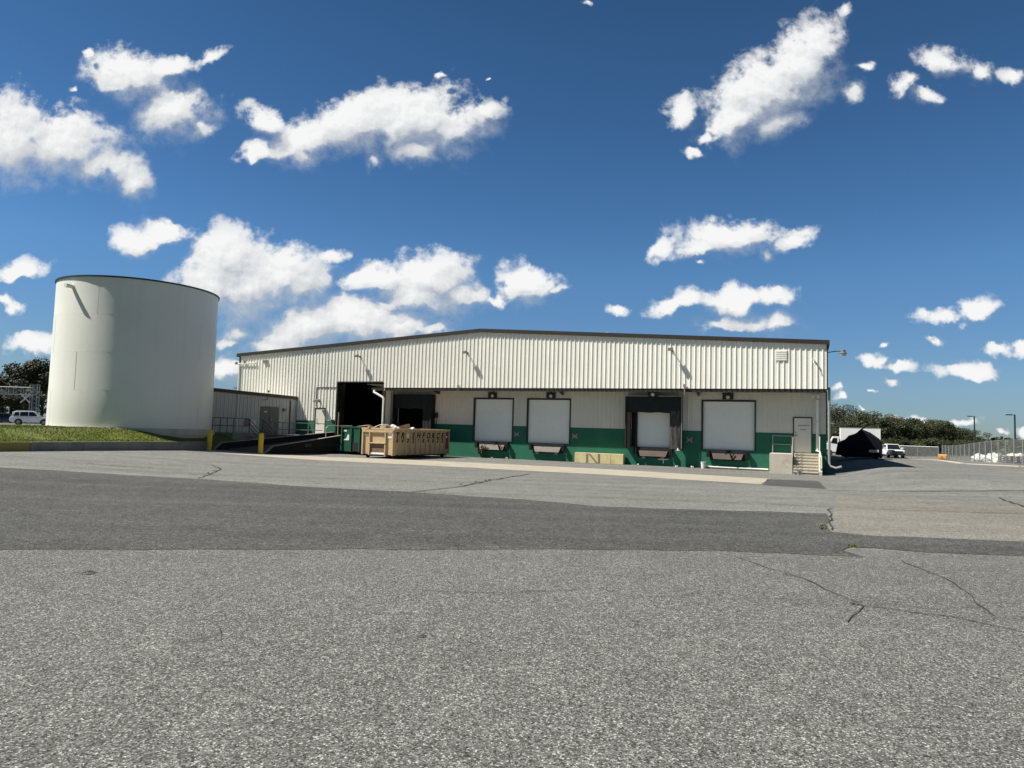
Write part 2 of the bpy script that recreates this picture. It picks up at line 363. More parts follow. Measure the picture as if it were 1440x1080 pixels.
M['door_cream'] = plain('cream_steel_door', (.70, .68, .60), .5, var=.05, sc=1, stain=(1.5, .2, (.45, .43, .38)))
M['door_grey'] = plain('grey_steel_door', (.115, .118, .112), .55, var=.1)
M['pipe_white'] = plain('white_pipe', (.72, .70, .64), .5, var=.08, sc=3)
M['galv'] = plain('galvanised_steel', (.33, .34, .34), .45, .5, var=.12, sc=3)
M['rail'] = plain('grey_rail_paint', (.27, .28, .25), .55, var=.15, sc=3)
M['rail_dark'] = plain('dark_rail_paint', (.045, .047, .045), .6, var=.2, sc=3)
M['rail_tan'] = plain('tan_rail_paint', (.42, .36, .27), .6, var=.15, sc=3)
M['lamp_body'] = plain('grey_lamp_housing', (.16, .16, .15), .5, var=.1)
M['lens'] = plain('pale_lamp_lens', (.62, .62, .58), .25, var=.05)
M['tank'] = None
M['yellow'] = plain('yellow_bollard_paint', (.62, .44, .035), .5, var=.08, sc=3, stain=(3, .4, (.35, .27, .08)))
M['ramp_black'] = plain('shade_black_concrete', (.007, .007, .007), .85, var=.35, sc=1.5, stain=(2, .3, (.04, .04, .038)))  # side wall concrete, its shade put into the colour as near black
M['ramp_cap'] = plain('ramp_concrete_edge', (.30, .285, .245), .9, var=.15)
M['ramp_floor'] = asphalt('ramp_asphalt', .03, .075, .18, (1, 1, .98), grain=80)
M['tan'] = plain('tan_dumpster_paint', (.50, .365, .215), .6, var=.1, sc=1.3, stain=(2.2, .55, (.21, .12, .07)), bump=.1, bsc=9)
M['tan_dark'] = plain('dark_tan_recess', (.17, .115, .07), .8, var=.3, sc=2, stain=(2, .6, (.07, .045, .03)))  # darker brown tone for the recess plate
M['dgreen'] = plain('green_dumpster_paint', (.016, .085, .055), .5, var=.2, sc=1.5, stain=(2, .5, (.035, .055, .045)))
M['sticker'] = plain('white_sticker', (.78, .77, .72), .6, var=.08, stain=(5, .4, (.5, .45, .38)))
M['letter'] = plain('black_lettering', (.014, .012, .011), .7, var=.2)
M['rust'] = plain('rust_red_paint', (.16, .045, .03), .7, var=.35, sc=2)
M['cardboard'] = plain('cardboard', (.42, .28, .18), .85, var=.15, sc=3)
M['bag_white'] = plain('white_plastic', (.74, .73, .69), .5, var=.08, sc=3)
M['block_yellow'] = plain('pale_yellow_block_paint', (.62, .54, .30), .8, var=.12, sc=2, stain=(1.6, .6, (.42, .30, .13)), spec=.2)
M['bark'] = plain('bark', (.07, .055, .042), .95, var=.3, sc=3, bump=.6, bsc=12)
M['leaf_dark'] = leafmat('dark_leaves', (.016, .026, .008), (.055, .064, .020))
M['leaf_mid'] = leafmat('olive_leaves', (.026, .036, .012), (.082, .084, .030))
M['leaf_grey'] = leafmat('grey_green_leaves', (.030, .036, .020), (.090, .092, .052))
M['leaf_brown'] = leafmat('brownish_leaves', (.040, .032, .018), (.090, .064, .040))
M['leaf_left'] = leafmat('deep_green_leaves', (.016, .027, .009), (.058, .068, .024))
M['weed'] = leafmat('weed_leaves', (.06, .085, .02), (.19, .18, .06), 3)
M['grass_base'] = leafmat('grass_turf', (.070, .100, .008), (.135, .150, .016), .8)
M['grass'] = leafmat('grass_blades', (.095, .138, .010), (.205, .220, .028), .9)
M['field'] = leafmat('distant_field', (.03, .045, .014), (.07, .08, .025), .05)
M['car_white'] = plain('white_car_paint', (.78, .78, .78), .25, var=.02, spec=.6)
M['car_dark'] = plain('dark_blue_car_paint', (.02, .03, .05), .25, var=.1, spec=.6)
M['glass'] = glassy('dark_car_glass')
M['tyre'] = plain('tyre_rubber', (.014, .014, .014), .85, var=.2)
M['rim'] = plain('wheel_rim', (.30, .30, .30), .35, .6, var=.1)
M['grille'] = plain('black_grille', (.012, .012, .013), .4, var=.2)
M['headlight'] = glassy('headlight_glass', (.35, .36, .37))
M['red'] = plain('red_lens', (.35, .02, .015), .3, var=.1)
M['truck_white'] = plain('white_truck_box', (.80, .80, .79), .45, var=.03, sc=.6)
M['tarp'] = plain('black_tarp', (.006, .007, .012), .85, var=.35, sc=2, bump=.4, bsc=4, spec=.15)
M['plate'] = plain('pale_plate', (.55, .55, .55), .5, var=.1)
M['wire'] = plain('chain_link_wire', (.24, .255, .25), .5, .3, var=.1)
M['pole_dark'] = plain('dark_green_pole', (.02, .045, .05), .5, var=.1)
M['orange'] = plain('yellow_machine_paint', (.36, .19, .05), .5, var=.15, sc=3)
M['wood_grey'] = plain('weathered_wood', (.22, .18, .14), .9, var=.25, sc=2, stretch=(1, 1, 8))
M['sign_red'] = plain('faded_red_sign', (.20, .11, .11), .6, var=.2, sc=4)
M['sign_pink'] = plain('pink_marker_paint', (.42, .25, .25), .7, var=.2, sc=8)
M['leaf_litter'] = plain('dry_leaf', (.06, .045, .03), .8, var=.3, sc=20)

# ------------------------------------------------------------------ ground
def sheet(name, mat, x0, x1, y0, y1, step, dz=0., zf=gz):
    b = MB(); nx = int(round((x1-x0)/step)); ny = int(round((y1-y0)/step))
    vs = [(x0+i*step, y0+j*step, zf(x0+i*step, y0+j*step)+dz) for j in range(ny+1) for i in range(nx+1)]
    b.add(vs, [(j*(nx+1)+i, j*(nx+1)+i+1, (j+1)*(nx+1)+i+1, (j+1)*(nx+1)+i) for j in range(ny) for i in range(nx)])
    return struct(b.build(name, mat, smooth=True))
def patch(name, mat, poly, dz, rag=.0, seg=.6):
    """flat sheet with a slightly ragged outline that follows the ground"""
    pts = []
    for i, a in enumerate(poly):
        bq = poly[(i+1) % len(poly)]; L_ = math.dist(a, bq); k = max(1, int(L_/seg)) if rag else 1
        for j in range(k):
            t = j/k; x = a[0]+(bq[0]-a[0])*t; y = a[1]+(bq[1]-a[1])*t
            if j and rag:
                nz = noise.noise((x*.9, y*.9, 3.1)) + .5*noise.noise((x*3.1, y*3.1, 8)); nx_, ny_ = (bq[1]-a[1])/L_, -(bq[0]-a[0])/L_
                x += nx_*nz*rag; y += ny_*nz*rag
            pts.append((x, y))
    bm = bmesh.new(); f = bm.faces.new([bm.verts.new((x, y, 0)) for x, y in pts])
    xs = [p[0] for p in pts]; ys = [p[1] for p in pts]
    for ax, lo, hi in ((0, min(xs), max(xs)), (1, min(ys), max(ys))):
        t = math.ceil(lo)
        while t < hi:
            no = (1, 0, 0) if ax == 0 else (0, 1, 0); co = (t, 0, 0) if ax == 0 else (0, t, 0)
            bmesh.ops.bisect_plane(bm, geom=bm.verts[:]+bm.edges[:]+bm.faces[:], plane_co=co, plane_no=no); t += 1
    bmesh.ops.triangulate(bm, faces=bm.faces)
    for v in bm.verts: v.co.z = gz(v.co.x, v.co.y) + dz
    bmesh.ops.recalc_face_normals(bm, faces=bm.faces)
    for f in bm.faces:
        if f.normal.z < 0: f.normal_flip()
    me = bpy.data.meshes.new(name); bm.to_mesh(me); bm.free(); me.materials.append(mat)
    o = bpy.data.objects.new(name, me); C.objects.link(o); return struct(o)
sheet('asphalt_yard', M['asphalt_yard'], -84, 90, -12, 132, 1.0)
fld = MB(); fld.quad((-4000, -400, -1.3), (4000, -400, -1.3), (4000, 6000, -1.3), (-4000, 6000, -1.3)); struct(fld.build('field', M['field']))
patch('chip_seal_pavement', M['asphalt_chip'], [(-30, -11), (30, -11), (30, 11.2), (22, 12.1), (11.13, 12.7), (7.77, 13.0), (6.26, 12.3), (3.62, 12.5), (.33, 12.05), (-4.68, 11.23), (-8.25, 10.6), (-30, 6.9)], .005, .05)
patch('dark_asphalt_band', M['asphalt_dark'], [(-28, 23.3), (-19.39, 24.31), (-18.05, 24.54), (-16.08, 24.73), (-12.75, 24.44), (-10.28, 24.08), (-6.02, 22.32), (-2.98, 21.62), (.52, 20.35), (2.54, 19.11), (5.55, 19.01), (8.69, 18.95), (7.9, 17.12), (7.21, 15.77), (7.11, 15.32), (7.62, 14.9), (9.45, 14.75), (13.5, 14.35), (24, 13.6), (24, 11.8), (13.5, 12.5), (9.73, 12.76), (7.77, 12.84), (7.06, 13.18), (6.53, 13.25), (6.14, 12.79), (6.26, 12.17), (5.47, 12.19), (3.62, 12.38), (.33, 11.93), (-4.68, 11.11), (-7.68, 10.57), (-8.25, 10.48), (-28, 7.3)], .010, .12, .45)
def sqp(l): return [tuple(WF(s, q)[:2]) for s, q in l]
M['asphalt_old'] = asphalt('old_asphalt', .07, .215, .46, (1.04, 1.0, .87), streak=.16)
patch('old_asphalt_slab', M['asphalt_old'], [(7.4, 15.6), (8.9, 19.0), (12.2, 25.7), (30, 18.0), (40, 13.7), (24, 13.4), (13.5, 14.2), (9.45, 14.6), (7.7, 14.8)], .005, .06)
patch('concrete_apron', M['apron'], sqp([(8.4, 9.9), (11.9, 9.2), (17, 7.0), (21, 6.1), (26, 5.6), (32, 5.4), (41.2, 6.6), (41.0, 11.1), (34, 10.4), (24, 10.7), (16, 11.3), (11, 11.9), (8.4, 11.6)]), .006, .03, 1.0)
patch('asphalt_patch', M['asphalt_patch'], [(12.5, 33.5), (14.82, 33.2), (12.9, 28.1), (10.75, 29.4)], .006, .08, .4)
def ribbon(b, pts, w, dz, jit=.05, seg=.25):
    out = []
    for i in range(len(pts)-1):
        a, c = Vector(pts[i]), Vector(pts[i+1]); k = max(1, int((c-a).length/seg)); d = (c-a).normalized(); n_ = Vector((-d.y, d.x))
        for j in range(k + (i == len(pts)-2)):
            p = a+(c-a)*(j/k); o = noise.noise((p.x*1.7, p.y*1.7, w*90))*jit*2 + noise.noise((p.x*7, p.y*7, w*90))*jit
            ww = w*(.45+1.0*abs(noise.noise((p.x*2.3, p.y*2.3, 5.7)))+.5*random.random())
            out.append((p+n_*(o+ww/2), p+n_*(o-ww/2)))
    vs = []
    for l, r in out: vs += [(l.x, l.y, gz(l.x, l.y)+dz), (r.x, r.y, gz(r.x, r.y)+dz)]
    b.add(vs, [(2*i, 2*i+1, 2*i+3, 2*i+2) for i in range(len(out)-1)])
cb = MB()
CR = [([(-3.03, 21.76), (-1.85, 23.74), (-.47, 28.33), (.94, 32.08)], .10), ([(3.91, 11.72), (4.12, 10.87), (4.31, 10.13), (4.36, 9.15), (4.41, 8.62), (4.64, 8.47), (5.16, 8.21), (5.46, 7.81), (6.4, 7.2)], .022),
 ([(-.99, 8.74), (.08, 8.72), (1.15, 9.16), (1.58, 8.71), (2.18, 8.82), (2.65, 9.18), (3.23, 8.87), (4.57, 8.84), (5.38, 8.55)], .014), ([(6.73, 11.83), (6.5, 10.09), (6.23, 9.38), (5.9, 8.61), (5.81, 8.28)], .024),
 ([(18.16, 25.65), (16.82, 22.47)], .13), ([(2.5, 21.5), (6.23, 21.32), (8.32, 21.07), (11.13, 20.4), (15.28, 20.42), (19, 20.6)], .06), ([(12.0, 27.6), (16.36, 27.26), (20.63, 27.53)], .08),
 ([(9.44, 20.41), (8.25, 17.72), (7.3, 15.6)], .05), ([(4.41, 8.62), (3.81, 7.84)], .016), ([(-10.95, 24.45), (-12.15, 29.24), (-13.57, 31.4), (-16, 32.64)], .07), ([(-17.35, 28.3), (-12.95, 27.62)], .08),
 ([(17.2, 36.9), (20.2, 34.5), (26, 37)], .1), ([(-9, 33), (-4, 31.2), (3, 29.6)], .05), ([(-16, 34.6), (-9, 36.2)], .06), ([(1, 24.5), (9, 23.6), (14, 24.2)], .05), ([(-3, 7.2), (-2.5, 6.3), (-2.7, 5.6)], .006)]
for p, w in CR: ribbon(cb, p, w*.8, .016)
struct(cb.build('asphalt_cracks', M['crack']))
# weeds growing in the cracks: nobody could count the blades
wb = MB()
def tuft(b, x, y, z, r, h, n, w=.012):
    for _ in range(n):
        a = random.uniform(0, 6.283); q = r*math.sqrt(random.random()); px, py = x+q*math.cos(a), y+q*math.sin(a)
        l = random.uniform(.4, 1)*h; t = random.uniform(0, 6.283); lean = random.uniform(.2, .9)*l
        dx, dy = math.cos(t), math.sin(t)
        b.add([(px-dy*w, py+dx*w, z), (px+dy*w, py-dx*w, z), (px+dx*lean*.5+dy*w*.8, py+dy*lean*.5-dx*w*.8, z+l*.7), (px+dx*lean, py+dy*lean, z+l)], [(0, 1, 2, 3)])
for pts, n, h in ([(7.1, 15.5), (7.4, 16.5)], 5, .10), ([(6.5, 13.2), (6.9, 13.5)], 4, .09), ([(4.3, 8.7), (4.6, 8.45)], 5, .035), ([(-3.0, 21.8), (-.5, 28.3)], 9, .07), ([(-.5, 28.3), (.9, 32)], 4, .07), ([(4.1, 10.9), (4.35, 9.2)], 3, .025), ([(-12.2, 29.2), (-11.2, 25)], 4, .07), ([(17.3, 23.5), (18, 25.4)], 3, .05):
    for i in range(max(1, n//2)):
        h_ = h*.7; t = random.random(); x = pts[0][0]+(pts[1][0]-pts[0][0])*t; y = pts[0][1]+(pts[1][1]-pts[0][1])*t
        tuft(wb, x, y, gz(x, y)+.01, .10*h/.05*.5, h_, 26, .006 if h < .04 else .012)
struct(wb.build('crack_weeds', M['weed']), 'stuff')
# white concrete kerb strip at the far right
kb = MB(); KP = [(51.5, 96), (49.67, 92.19), (44, 76), (38, 61), (33.2, 50.5), (35.0, 47.3), (45, 43)]
def strip(b, pts, w, h, z0=-.05, seg=1.0):
    for i in range(len(pts)-1):
        a, c = Vector(pts[i]), Vector(pts[i+1]); k = max(1, int((c-a).length/seg)); d = (c-a).normalized(); n_ = Vector((-d.y, d.x))*w/2
        for j in range(k):
            p, q = a+(c-a)*(j/k), a+(c-a)*((j+1)/k)
            za, zc = gz(p.x, p.y), gz(q.x, q.y)
            vs = [(p+n_).to_3d(), (p-n_).to_3d(), (q-n_).to_3d(), (q+n_).to_3d()]; zz = (za, za, zc, zc)
            b.add([(v.x, v.y, z+z0) for v, z in zip(vs, zz)] + [(v.x, v.y, z+h) for v, z in zip(vs, zz)], [(4, 5, 6, 7), (0, 1, 5, 4), (2, 3, 7, 6), (1, 2, 6, 5), (3, 0, 4, 7)])
strip(kb, KP[:5], .45, .05); strip(kb, [(33.4, 50.3), (35.0, 47.3), (45, 43)], .45, .05)
struct(kb.build('concrete_kerb_strip', M['stair']))

# ------------------------------------------------------------------ warehouse
H_EAVE, RISE, WID, DEP = 7.52, 1.35, 43.87, 58.0
def gable(s): return H_EAVE + RISE*(1-abs(s-WID/2)/(WID/2))
def ribs(b, s0, s1, zb, zt, y=0., pitch=.297, h=.044, face=-1):
    """ribbed metal sheet in the s-z plane; face=-1 puts the ribs towards -y"""
    prof = []; k0 = math.floor(s0/pitch)-1; k1 = math.ceil(s1/pitch)+1
    for k in range(k0, k1+1):
        c = k*pitch
        for ds, hh in ((-.048, 0), (-.022, h), (.022, h), (.048, 0), (.10, 0), (.112, .007), (.122, .007), (.134, 0), (.172, 0), (.184, .007), (.194, .007), (.206, 0)): prof.append((c+ds, hh))
    pts = [p for p in prof if s0 < p[0] < s1]
    pts = [(s0, 0)] + pts + [(s1, 0)]
    f0 = zb if callable(zb) else (lambda s: zb); f1 = zt if callable(zt) else (lambda s: zt)
    vs = []
    for s, hh in pts: vs += [(s, y+face*hh, f0(s)), (s, y+face*hh, f1(s))]
    b.add(vs, [(2*i, 2*i+2, 2*i+3, 2*i+1) for i in range(len(pts)-1)])
def wallgrid(b, s0, s1, z0, z1, y0, y1, holes):
    """solid slab with rectangular openings, cut into non-overlapping boxes"""
    xs = sorted({s0, s1, *[h[0] for h in holes], *[h[1] for h in holes]})
    for a, c in zip(xs, xs[1:]):
        cuts = sorted((h[2], h[3]) for h in holes if h[0] <= a+1e-6 and h[1] >= c-1e-6); z = z0
        for lo, hi in cuts:
            if lo > z+1e-4: b.box(a, c, y0, y1, z, min(lo, z1))
            z = max(z, hi)
        if z < z1-1e-4: b.box(a, c, y0, y1, z, z1)
wh = thing('warehouse_building', 'long low gabled warehouse of cream ribbed metal over a green painted base with loading docks', 'warehouse', (LX, LY, 0), TH)
GREEN_T = 2.30; OH = 4.86; RY = 1.40
b = MB()
ribs(b, 0, 7.88, GREEN_T, gable); ribs(b, 7.88, 8.92, 3.30, gable); ribs(b, 8.92, 9.93, GREEN_T, gable)
ribs(b, 9.93, 14.10, 5.25, gable); ribs(b, 14.10, WID, OH, gable)
b.build('front_wall', M['siding'], wh)
openings = [(14.55, 17.55, 1.17, 4.15), (20.96, 23.90, 1.17, 4.15), (25.08, 28.10, 1.17, 4.15), (32.35, 35.30, 1.17, 4.15), (36.86, 39.90, 1.17, 4.15), (42.06, 43.12, 1.17, 3.27)]
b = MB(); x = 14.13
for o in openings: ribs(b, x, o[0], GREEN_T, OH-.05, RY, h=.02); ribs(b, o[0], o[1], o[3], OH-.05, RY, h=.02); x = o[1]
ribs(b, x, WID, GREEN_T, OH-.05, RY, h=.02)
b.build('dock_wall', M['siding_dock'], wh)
b = MB(); wallgrid(b, 14.13, WID, -.6, GREEN_T, RY-.02, RY+.22, openings)
wallgrid(b, 0, 9.93, -.3, GREEN_T, -.02, .2, [(7.88, 8.92, 1.2, 4)])
b.box(9.93, 14.13, .0, .2, -.6, 1.17)
b.build('green_base_wall', M['green'], wh)
b = MB()  # side, back and return walls, inside partition
for y0, y1, sx in ((0.0, DEP, 0.0), (0.0, DEP, WID)):
    pass
def sidewall(b, s, y0, y1, z0, z1, out):
    tmp = MB(); ribs(tmp, y0, y1, z0, z1, 0, h=.032, face=1)
    b.add([(s+out*p[1], p[0], p[2]) for p in tmp.v], tmp.f)
sidewall(b, 0, 0, DEP, -.6, H_EAVE, -1); sidewall(b, WID, 0, DEP, OH, H_EAVE, 1); sidewall(b, WID, RY, DEP, GREEN_T, OH, 1)
sidewall(b, 14.11, .02, RY, -.6, OH-.05, 1)
b.add([(0, DEP, -.6), (WID, DEP, -.6), (WID, DEP, H_EAVE), (WID/2, DEP, H_EAVE+RISE), (0, DEP, H_EAVE)], [(0, 1, 2, 3, 4)])
b.build('side_wall', M['siding'], wh)
b = MB(); b.box(WID-.2, WID+.02, RY+.22, DEP, -.8, GREEN_T); b.build('side_base_wall', M['green'], wh)
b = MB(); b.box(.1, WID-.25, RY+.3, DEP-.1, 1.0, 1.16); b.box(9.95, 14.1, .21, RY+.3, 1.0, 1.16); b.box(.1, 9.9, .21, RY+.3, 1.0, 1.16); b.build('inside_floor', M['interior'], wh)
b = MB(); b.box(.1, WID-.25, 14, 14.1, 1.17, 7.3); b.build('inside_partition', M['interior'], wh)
b = MB(); ov = .10
for a, c in ((-.18, WID/2), (WID/2, WID+.06)):
    za = gable(a) if a >= 0 else H_EAVE-.12*RISE/(WID/2); zc = gable(c) if c <= WID else H_EAVE-.05*RISE/(WID/2)
    b.add([(a, -ov, za+.04), (c, -ov, zc+.04), (c, DEP+.1, zc+.04), (a, DEP+.1, za+.04), (a, -ov, za+.12), (c, -ov, zc+.12), (c, DEP+.1, zc+.12), (a, DEP+.1, za+.12)],
          [(0, 1, 2, 3), (4, 5, 6, 7), (0, 1, 5, 4), (2, 3, 7, 6), (0, 3, 7, 4), (1, 2, 6, 5)])
b.build('roof', M['roof'], wh)
b = MB()
e0, e1, zr = -.20, WID+.08, H_EAVE-.12*RISE/(WID/2)
for (a, za), (c, zc) in (((e0, zr), (WID/2, H_EAVE+RISE)), ((WID/2, H_EAVE+RISE), (e1, zr))):
    b.add([(a, -.16, za-.12), (c, -.16, zc-.12), (c, -.16, zc+.12), (a, -.16, za+.12), (a, -.045, za-.12), (c, -.045, zc-.12), (c, -.045, zc+.12), (a, -.045, za+.12)],
          [(0, 1, 2, 3), (4, 5, 6, 7), (0, 1, 5, 4), (3, 2, 6, 7), (0, 3, 7, 4), (1, 2, 6, 5)])
b.box(e1-.03, e1+.06, -.165, DEP, zr-.15, zr+.11); b.box(e0-.06, e0+.03, -.165, DEP, zr-.15, zr+.11)
b.build('roof_trim', M['trim'], wh)
b = MB(); b.box(14.1, WID-.03, .155, RY-.03, OH-.05, OH-.02)
for k in range(0, 98): b.box(14.2+k*.3048, 14.26+k*.3048, .155, RY-.05, OH-.09, OH-.051)
b.build('soffit', M['trim'], wh)
b = MB(); b.box(13.0, WID-.03, .03, .15, OH-.21, OH-.005); b.build('gutter', M['trim'], wh)
b = MB()
for s in (18.0, 27.6, 36.6):
    b = MB(); b.prism([(0.18, OH-.1), (RY-.03, OH-.1), (RY-.03, OH-.38), (RY-.16, OH-.38)], s-.05, s+.05, 'x'); b.build('canopy_bracket', M['trim'], wh)
for bx in ((WID-.02, WID+.05, -.055, .10, OH-.05, H_EAVE-.15), (WID-.02, WID+.05, RY-.04, RY+.08, GREEN_T-.02, OH-.05), (-.05, .06, -.055, .1, GREEN_T, H_EAVE-.15)):
    b = MB(); b.box(*bx); b.build('corner_trim', M['trim'], wh)
# big drive-in opening
b = MB(); b.box(9.86, 9.95, -.045, .25, 1.17, 5.30); b.box(14.03, 14.12, -.045, .25, 1.17, OH-.22); b.box(9.95, 14.03, -.045, .25, 5.24, 5.32); b.build('opening_frame', M['frame_dark'], wh)
b = MB()
for k in range(5):
    y0 = 1.0+k*.62; z0 = 5.16-.03*k
    b.box(11.9, 14.0, y0, y0+.58, z0, z0+.05)
b.build('raised_roller_door', M['door_cream'], wh)
b = MB(); b.bar((7.98, -.03, 4.85), (9.9, -.03, 4.85), .05, .05); b.tube([(7.98, -.05, 4.85), (7.98, -.05, 3.4)], .03, 6); b.build('door_header_conduit', M['frame_dark'], wh)
# personnel doors
def pdoor(s0, s1, z0, z1, y, mat, hs):
    f = MB(); f.box(s0, s0+.06, y-.05, y+.1, z0, z1); f.box(s1-.06, s1, y-.05, y+.1, z0, z1); f.box(s0+.06, s1-.06, y-.05, y+.1, z1-.06, z1)
    fr = f.build('door_frame', M['frame_dark'], wh)
    d = MB(); d.box(s0+.06, s1-.06, y-.02, y+.05, z0+.01, z1-.06); do = d.build('personnel_door', mat, wh)
    h = MB(); h.lathe([(.035, 0), (.035, .05)], (hs, y-.07, z0+1.0), 10, 'y'); h.bar((hs, y-.075, z0+1.0), (hs+.11, y-.075, z0+1.0), .03, .03); h.build('door_handle', M['lamp_body'], do)
    h = MB(); h.lathe([(.03, 0), (.03, .03)], (hs, y-.05, z0+1.2), 10, 'y'); h.build('deadbolt', M['lamp_body'], do)
    return do
pdoor(7.88, 8.92, 1.2, 3.30, .02, M['door_cream'], 8.1)
rd = pdoor(42.06, 43.12, 1.17, 3.27, RY+.0, M['door_cream'], 42.22)
b = MB()
random.seed(11)
for z, s0, s1 in ((2.78, 42.34, 42.90), (2.54, 42.46, 42.78)):
    b = MB(); x = s0
    while x < s1: w = random.uniform(.018, .04); b.box(x, x+w, RY-.024, RY-.0205, z-.03, z+.03); x += w+.014
    b.build('door_lettering', M['lamp_body'], rd)
# loading docks
def hinge_door(s0, s1, z0, z1):
    f = MB(); y = RY
    f.box(s0-.10, s0, y-.055, y+.35, z0, z1+.10); f.box(s1, s1+.08, y-.055, y+.35, z0, z1+.10); f.box(s0, s1, y-.055, y+.35, z1, z1+.10)
    f.build('dock_frame', M['frame_dark'], wh)
    d = MB(); n = 6; hh = (z1-z0)/n
    for k in range(n):
        a = z0+k*hh
        d.box(s0, s1, y+.10, y+.16, a+.008, a+hh-.008)
        for r in (.25, .5, .75): d.box(s0, s1, y+.094, y+.1, a+hh*r-.012, a+hh*r+.012)
    d.box(s0, s1, y+.12, y+.15, z0, z1)
    dd = d.build('overhead_door', M['door_white'], wh)
    sl_ = MB(); sl_.box(s0, s1, y+.08, y+.17, z0-.02, z0+.004); sl_.build('door_seal', M['rubber'], dd)
for o in (openings[1], openings[2], openings[4]): hinge_door(*o)
def leveler(s0, s1, lipmat, feet):
    """dock leveller: pit face, hanging lip, bumpers"""
    b = MB(); b.box(s0-.25, s1+.25, RY-.16, RY-.022, .92, 1.15); b.box(s0-.1, s1+.1, RY-.05, RY-.022, .52, .92); b.build('leveler_pit', M['rubber'], wh)
    l = MB(); l.prism([(s0+.02, .95), (s1-.02, .95), (s1-.14, .60), (s0+.14, .60)], RY-.20, RY-.165, 'y', lambda u, v, sd: RY-.20-(.95-v)*.25+(.03 if sd > 0 else 0)); l.build('leveler_lip', lipmat, wh)
    for x in (s0-.28, s1+.08):
        q = MB(); q.box(x, x+.2, RY-.30, RY-.161, .70, 1.12)
        for k in range(5): q.box(x+.012, x+.188, RY-.315, RY-.30, .73+k*.08, .78+k*.08)
        q.build('dock_bumper', M['rubber'], wh)
    for x in feet:
        q = MB(); q.box(x, x+.2, RY-.24, RY-.055, .46, .62); q.build('lip_keeper', M['steel_plate_pale'], wh)
leveler(21.45, 23.45, M['steel_plate_pale'], ()); leveler(25.6, 27.6, M['steel_plate_pale'], (25.8, 27.15)); leveler(32.85, 34.75, M['steel_plate'], (33.1, 34.3)); leveler(37.4, 39.3, M['steel_plate'], ())
b = MB(); b.bar((23.0, RY-.29, .98), (23.12, RY-.33, .62), .08, .05); b.bar((23.2, RY-.29, .98), (23.1, RY-.33, .62), .05, .05); b.build('safety_leg', M['rubber'], wh)
b = MB(); b.bar((38.5, RY-.29, .98), (38.62, RY-.33, .62), .08, .05); b.bar((38.75, RY-.29, .98), (38.6, RY-.33, .62), .05, .05); b.build('safety_leg', M['rubber'], wh)
def shelter(s0, s1, o, closed):
    """deep fabric dock shelter round an opening"""
    y = RY; pr = .62; z1 = 4.42
    b = MB(); b.box(s0, s0+.10, y-pr, y-.03, 1.10, z1); b.box(s1-.10, s1, y-pr, y-.03, 1.10, z1); b.box(s0+.1, s1-.1, y-pr, y-.03, z1-.08, z1)
    sh = b.build('dock_shelter', M['curtain'], wh)
    c = MB(); n = 14; xs = [s0+.1+(s1-s0-.2)*i/n for i in range(n+1)]; vs = []
    for i, x in enumerate(xs):
        for j in range(5):
            z = z1-.08-j*.24; vs.append((x, y-pr+.02+.025*math.sin(i*1.9+j)+.012*j, z-.02*math.sin(i*1.3)*(j == 4)))
    c.add(vs, [(i*5+j, (i+1)*5+j, (i+1)*5+j+1, i*5+j+1) for i in range(n) for j in range(4)])
    c.build('head_curtain', M['curtain'], sh, smooth=True)
    for a, e, m in ((s1-.72, s1-.1, 'curtain' if not closed else 'worn_fabric'), ):
        q = MB(); vs = []
        for i in range(9):
            x = a+(e-a)*i/8
            for j in range(9): vs.append((x, y-pr+.05+.03*math.sin(i*1.7+j*.6), 1.12+(z1-.9-1.12)*j/8))
        q.add(vs, [(i*9+j, (i+1)*9+j, (i+1)*9+j+1, i*9+j+1) for i in range(8) for j in range(8)])
        q.build('side_curtain', M[m], sh, smooth=True)
    return sh
b = MB(); s0, s1, z0, z1 = openings[3]
sh3 = shelter(32.05, 35.62, openings[3], True)
b = MB(); b.box(32.16, 32.34, RY-.5, RY-.03, 1.12, 3.75); b.build('shelter_post', M['steel_plate'], sh3)
b = MB(); b.box(32.05, 35.66, RY-.66, RY-.622, 4.40, 4.45); b.box(35.63, 35.67, RY-.66, RY-.622, 1.15, 4.40); b.build('shelter_edging', M['galv'], sh3)
hinge_door(32.72, 34.98, 1.17, 3.95)
b = MB(); b.box(32.35, 32.62, RY+.3, RY+.34, 1.17, 4.15); b.box(35.06, 35.30, RY+.3, RY+.34, 1.17, 4.15); b.box(32.62, 35.06, RY+.3, RY+.34, 4.05, 4.15); b.build('dock_infill', M['frame_dark'], wh)
b = MB(); b.lathe([(.10, 0), (.14, .04), (.11, .05)], (35.45, RY-.7, 1.02), 10); b.lathe([(.05, .05), (.02, .18)], (35.45, RY-.7, 1.02), 8); b.build('shelter_cone', M['bag_white'], sh3)
sh0 = shelter(14.42, 17.72, openings[0], False)
b = MB(); b.box(16.35, 16.8, RY+1.6, RY+2.1, 1.17, 1.75); b.build('stored_carton', M['door_grey'], wh)
b = MB(); b.box(17.80, 17.98, RY-.16, RY-.03, 2.75, 3.12); b.tube([(17.89, RY-.07, 2.75), (17.89, RY-.07, 2.1)], .02, 6); b.build('dock_control_box', M['frame_dark'], wh)
b = MB(); b.bar((34.1, RY-.06, .42), (34.75, RY-.06, .44), .02, .06); b.box(34.4, 34.46, RY-.031, RY-.024, .18, .40); b.build('paint_splash', M['bag_white'], wh)
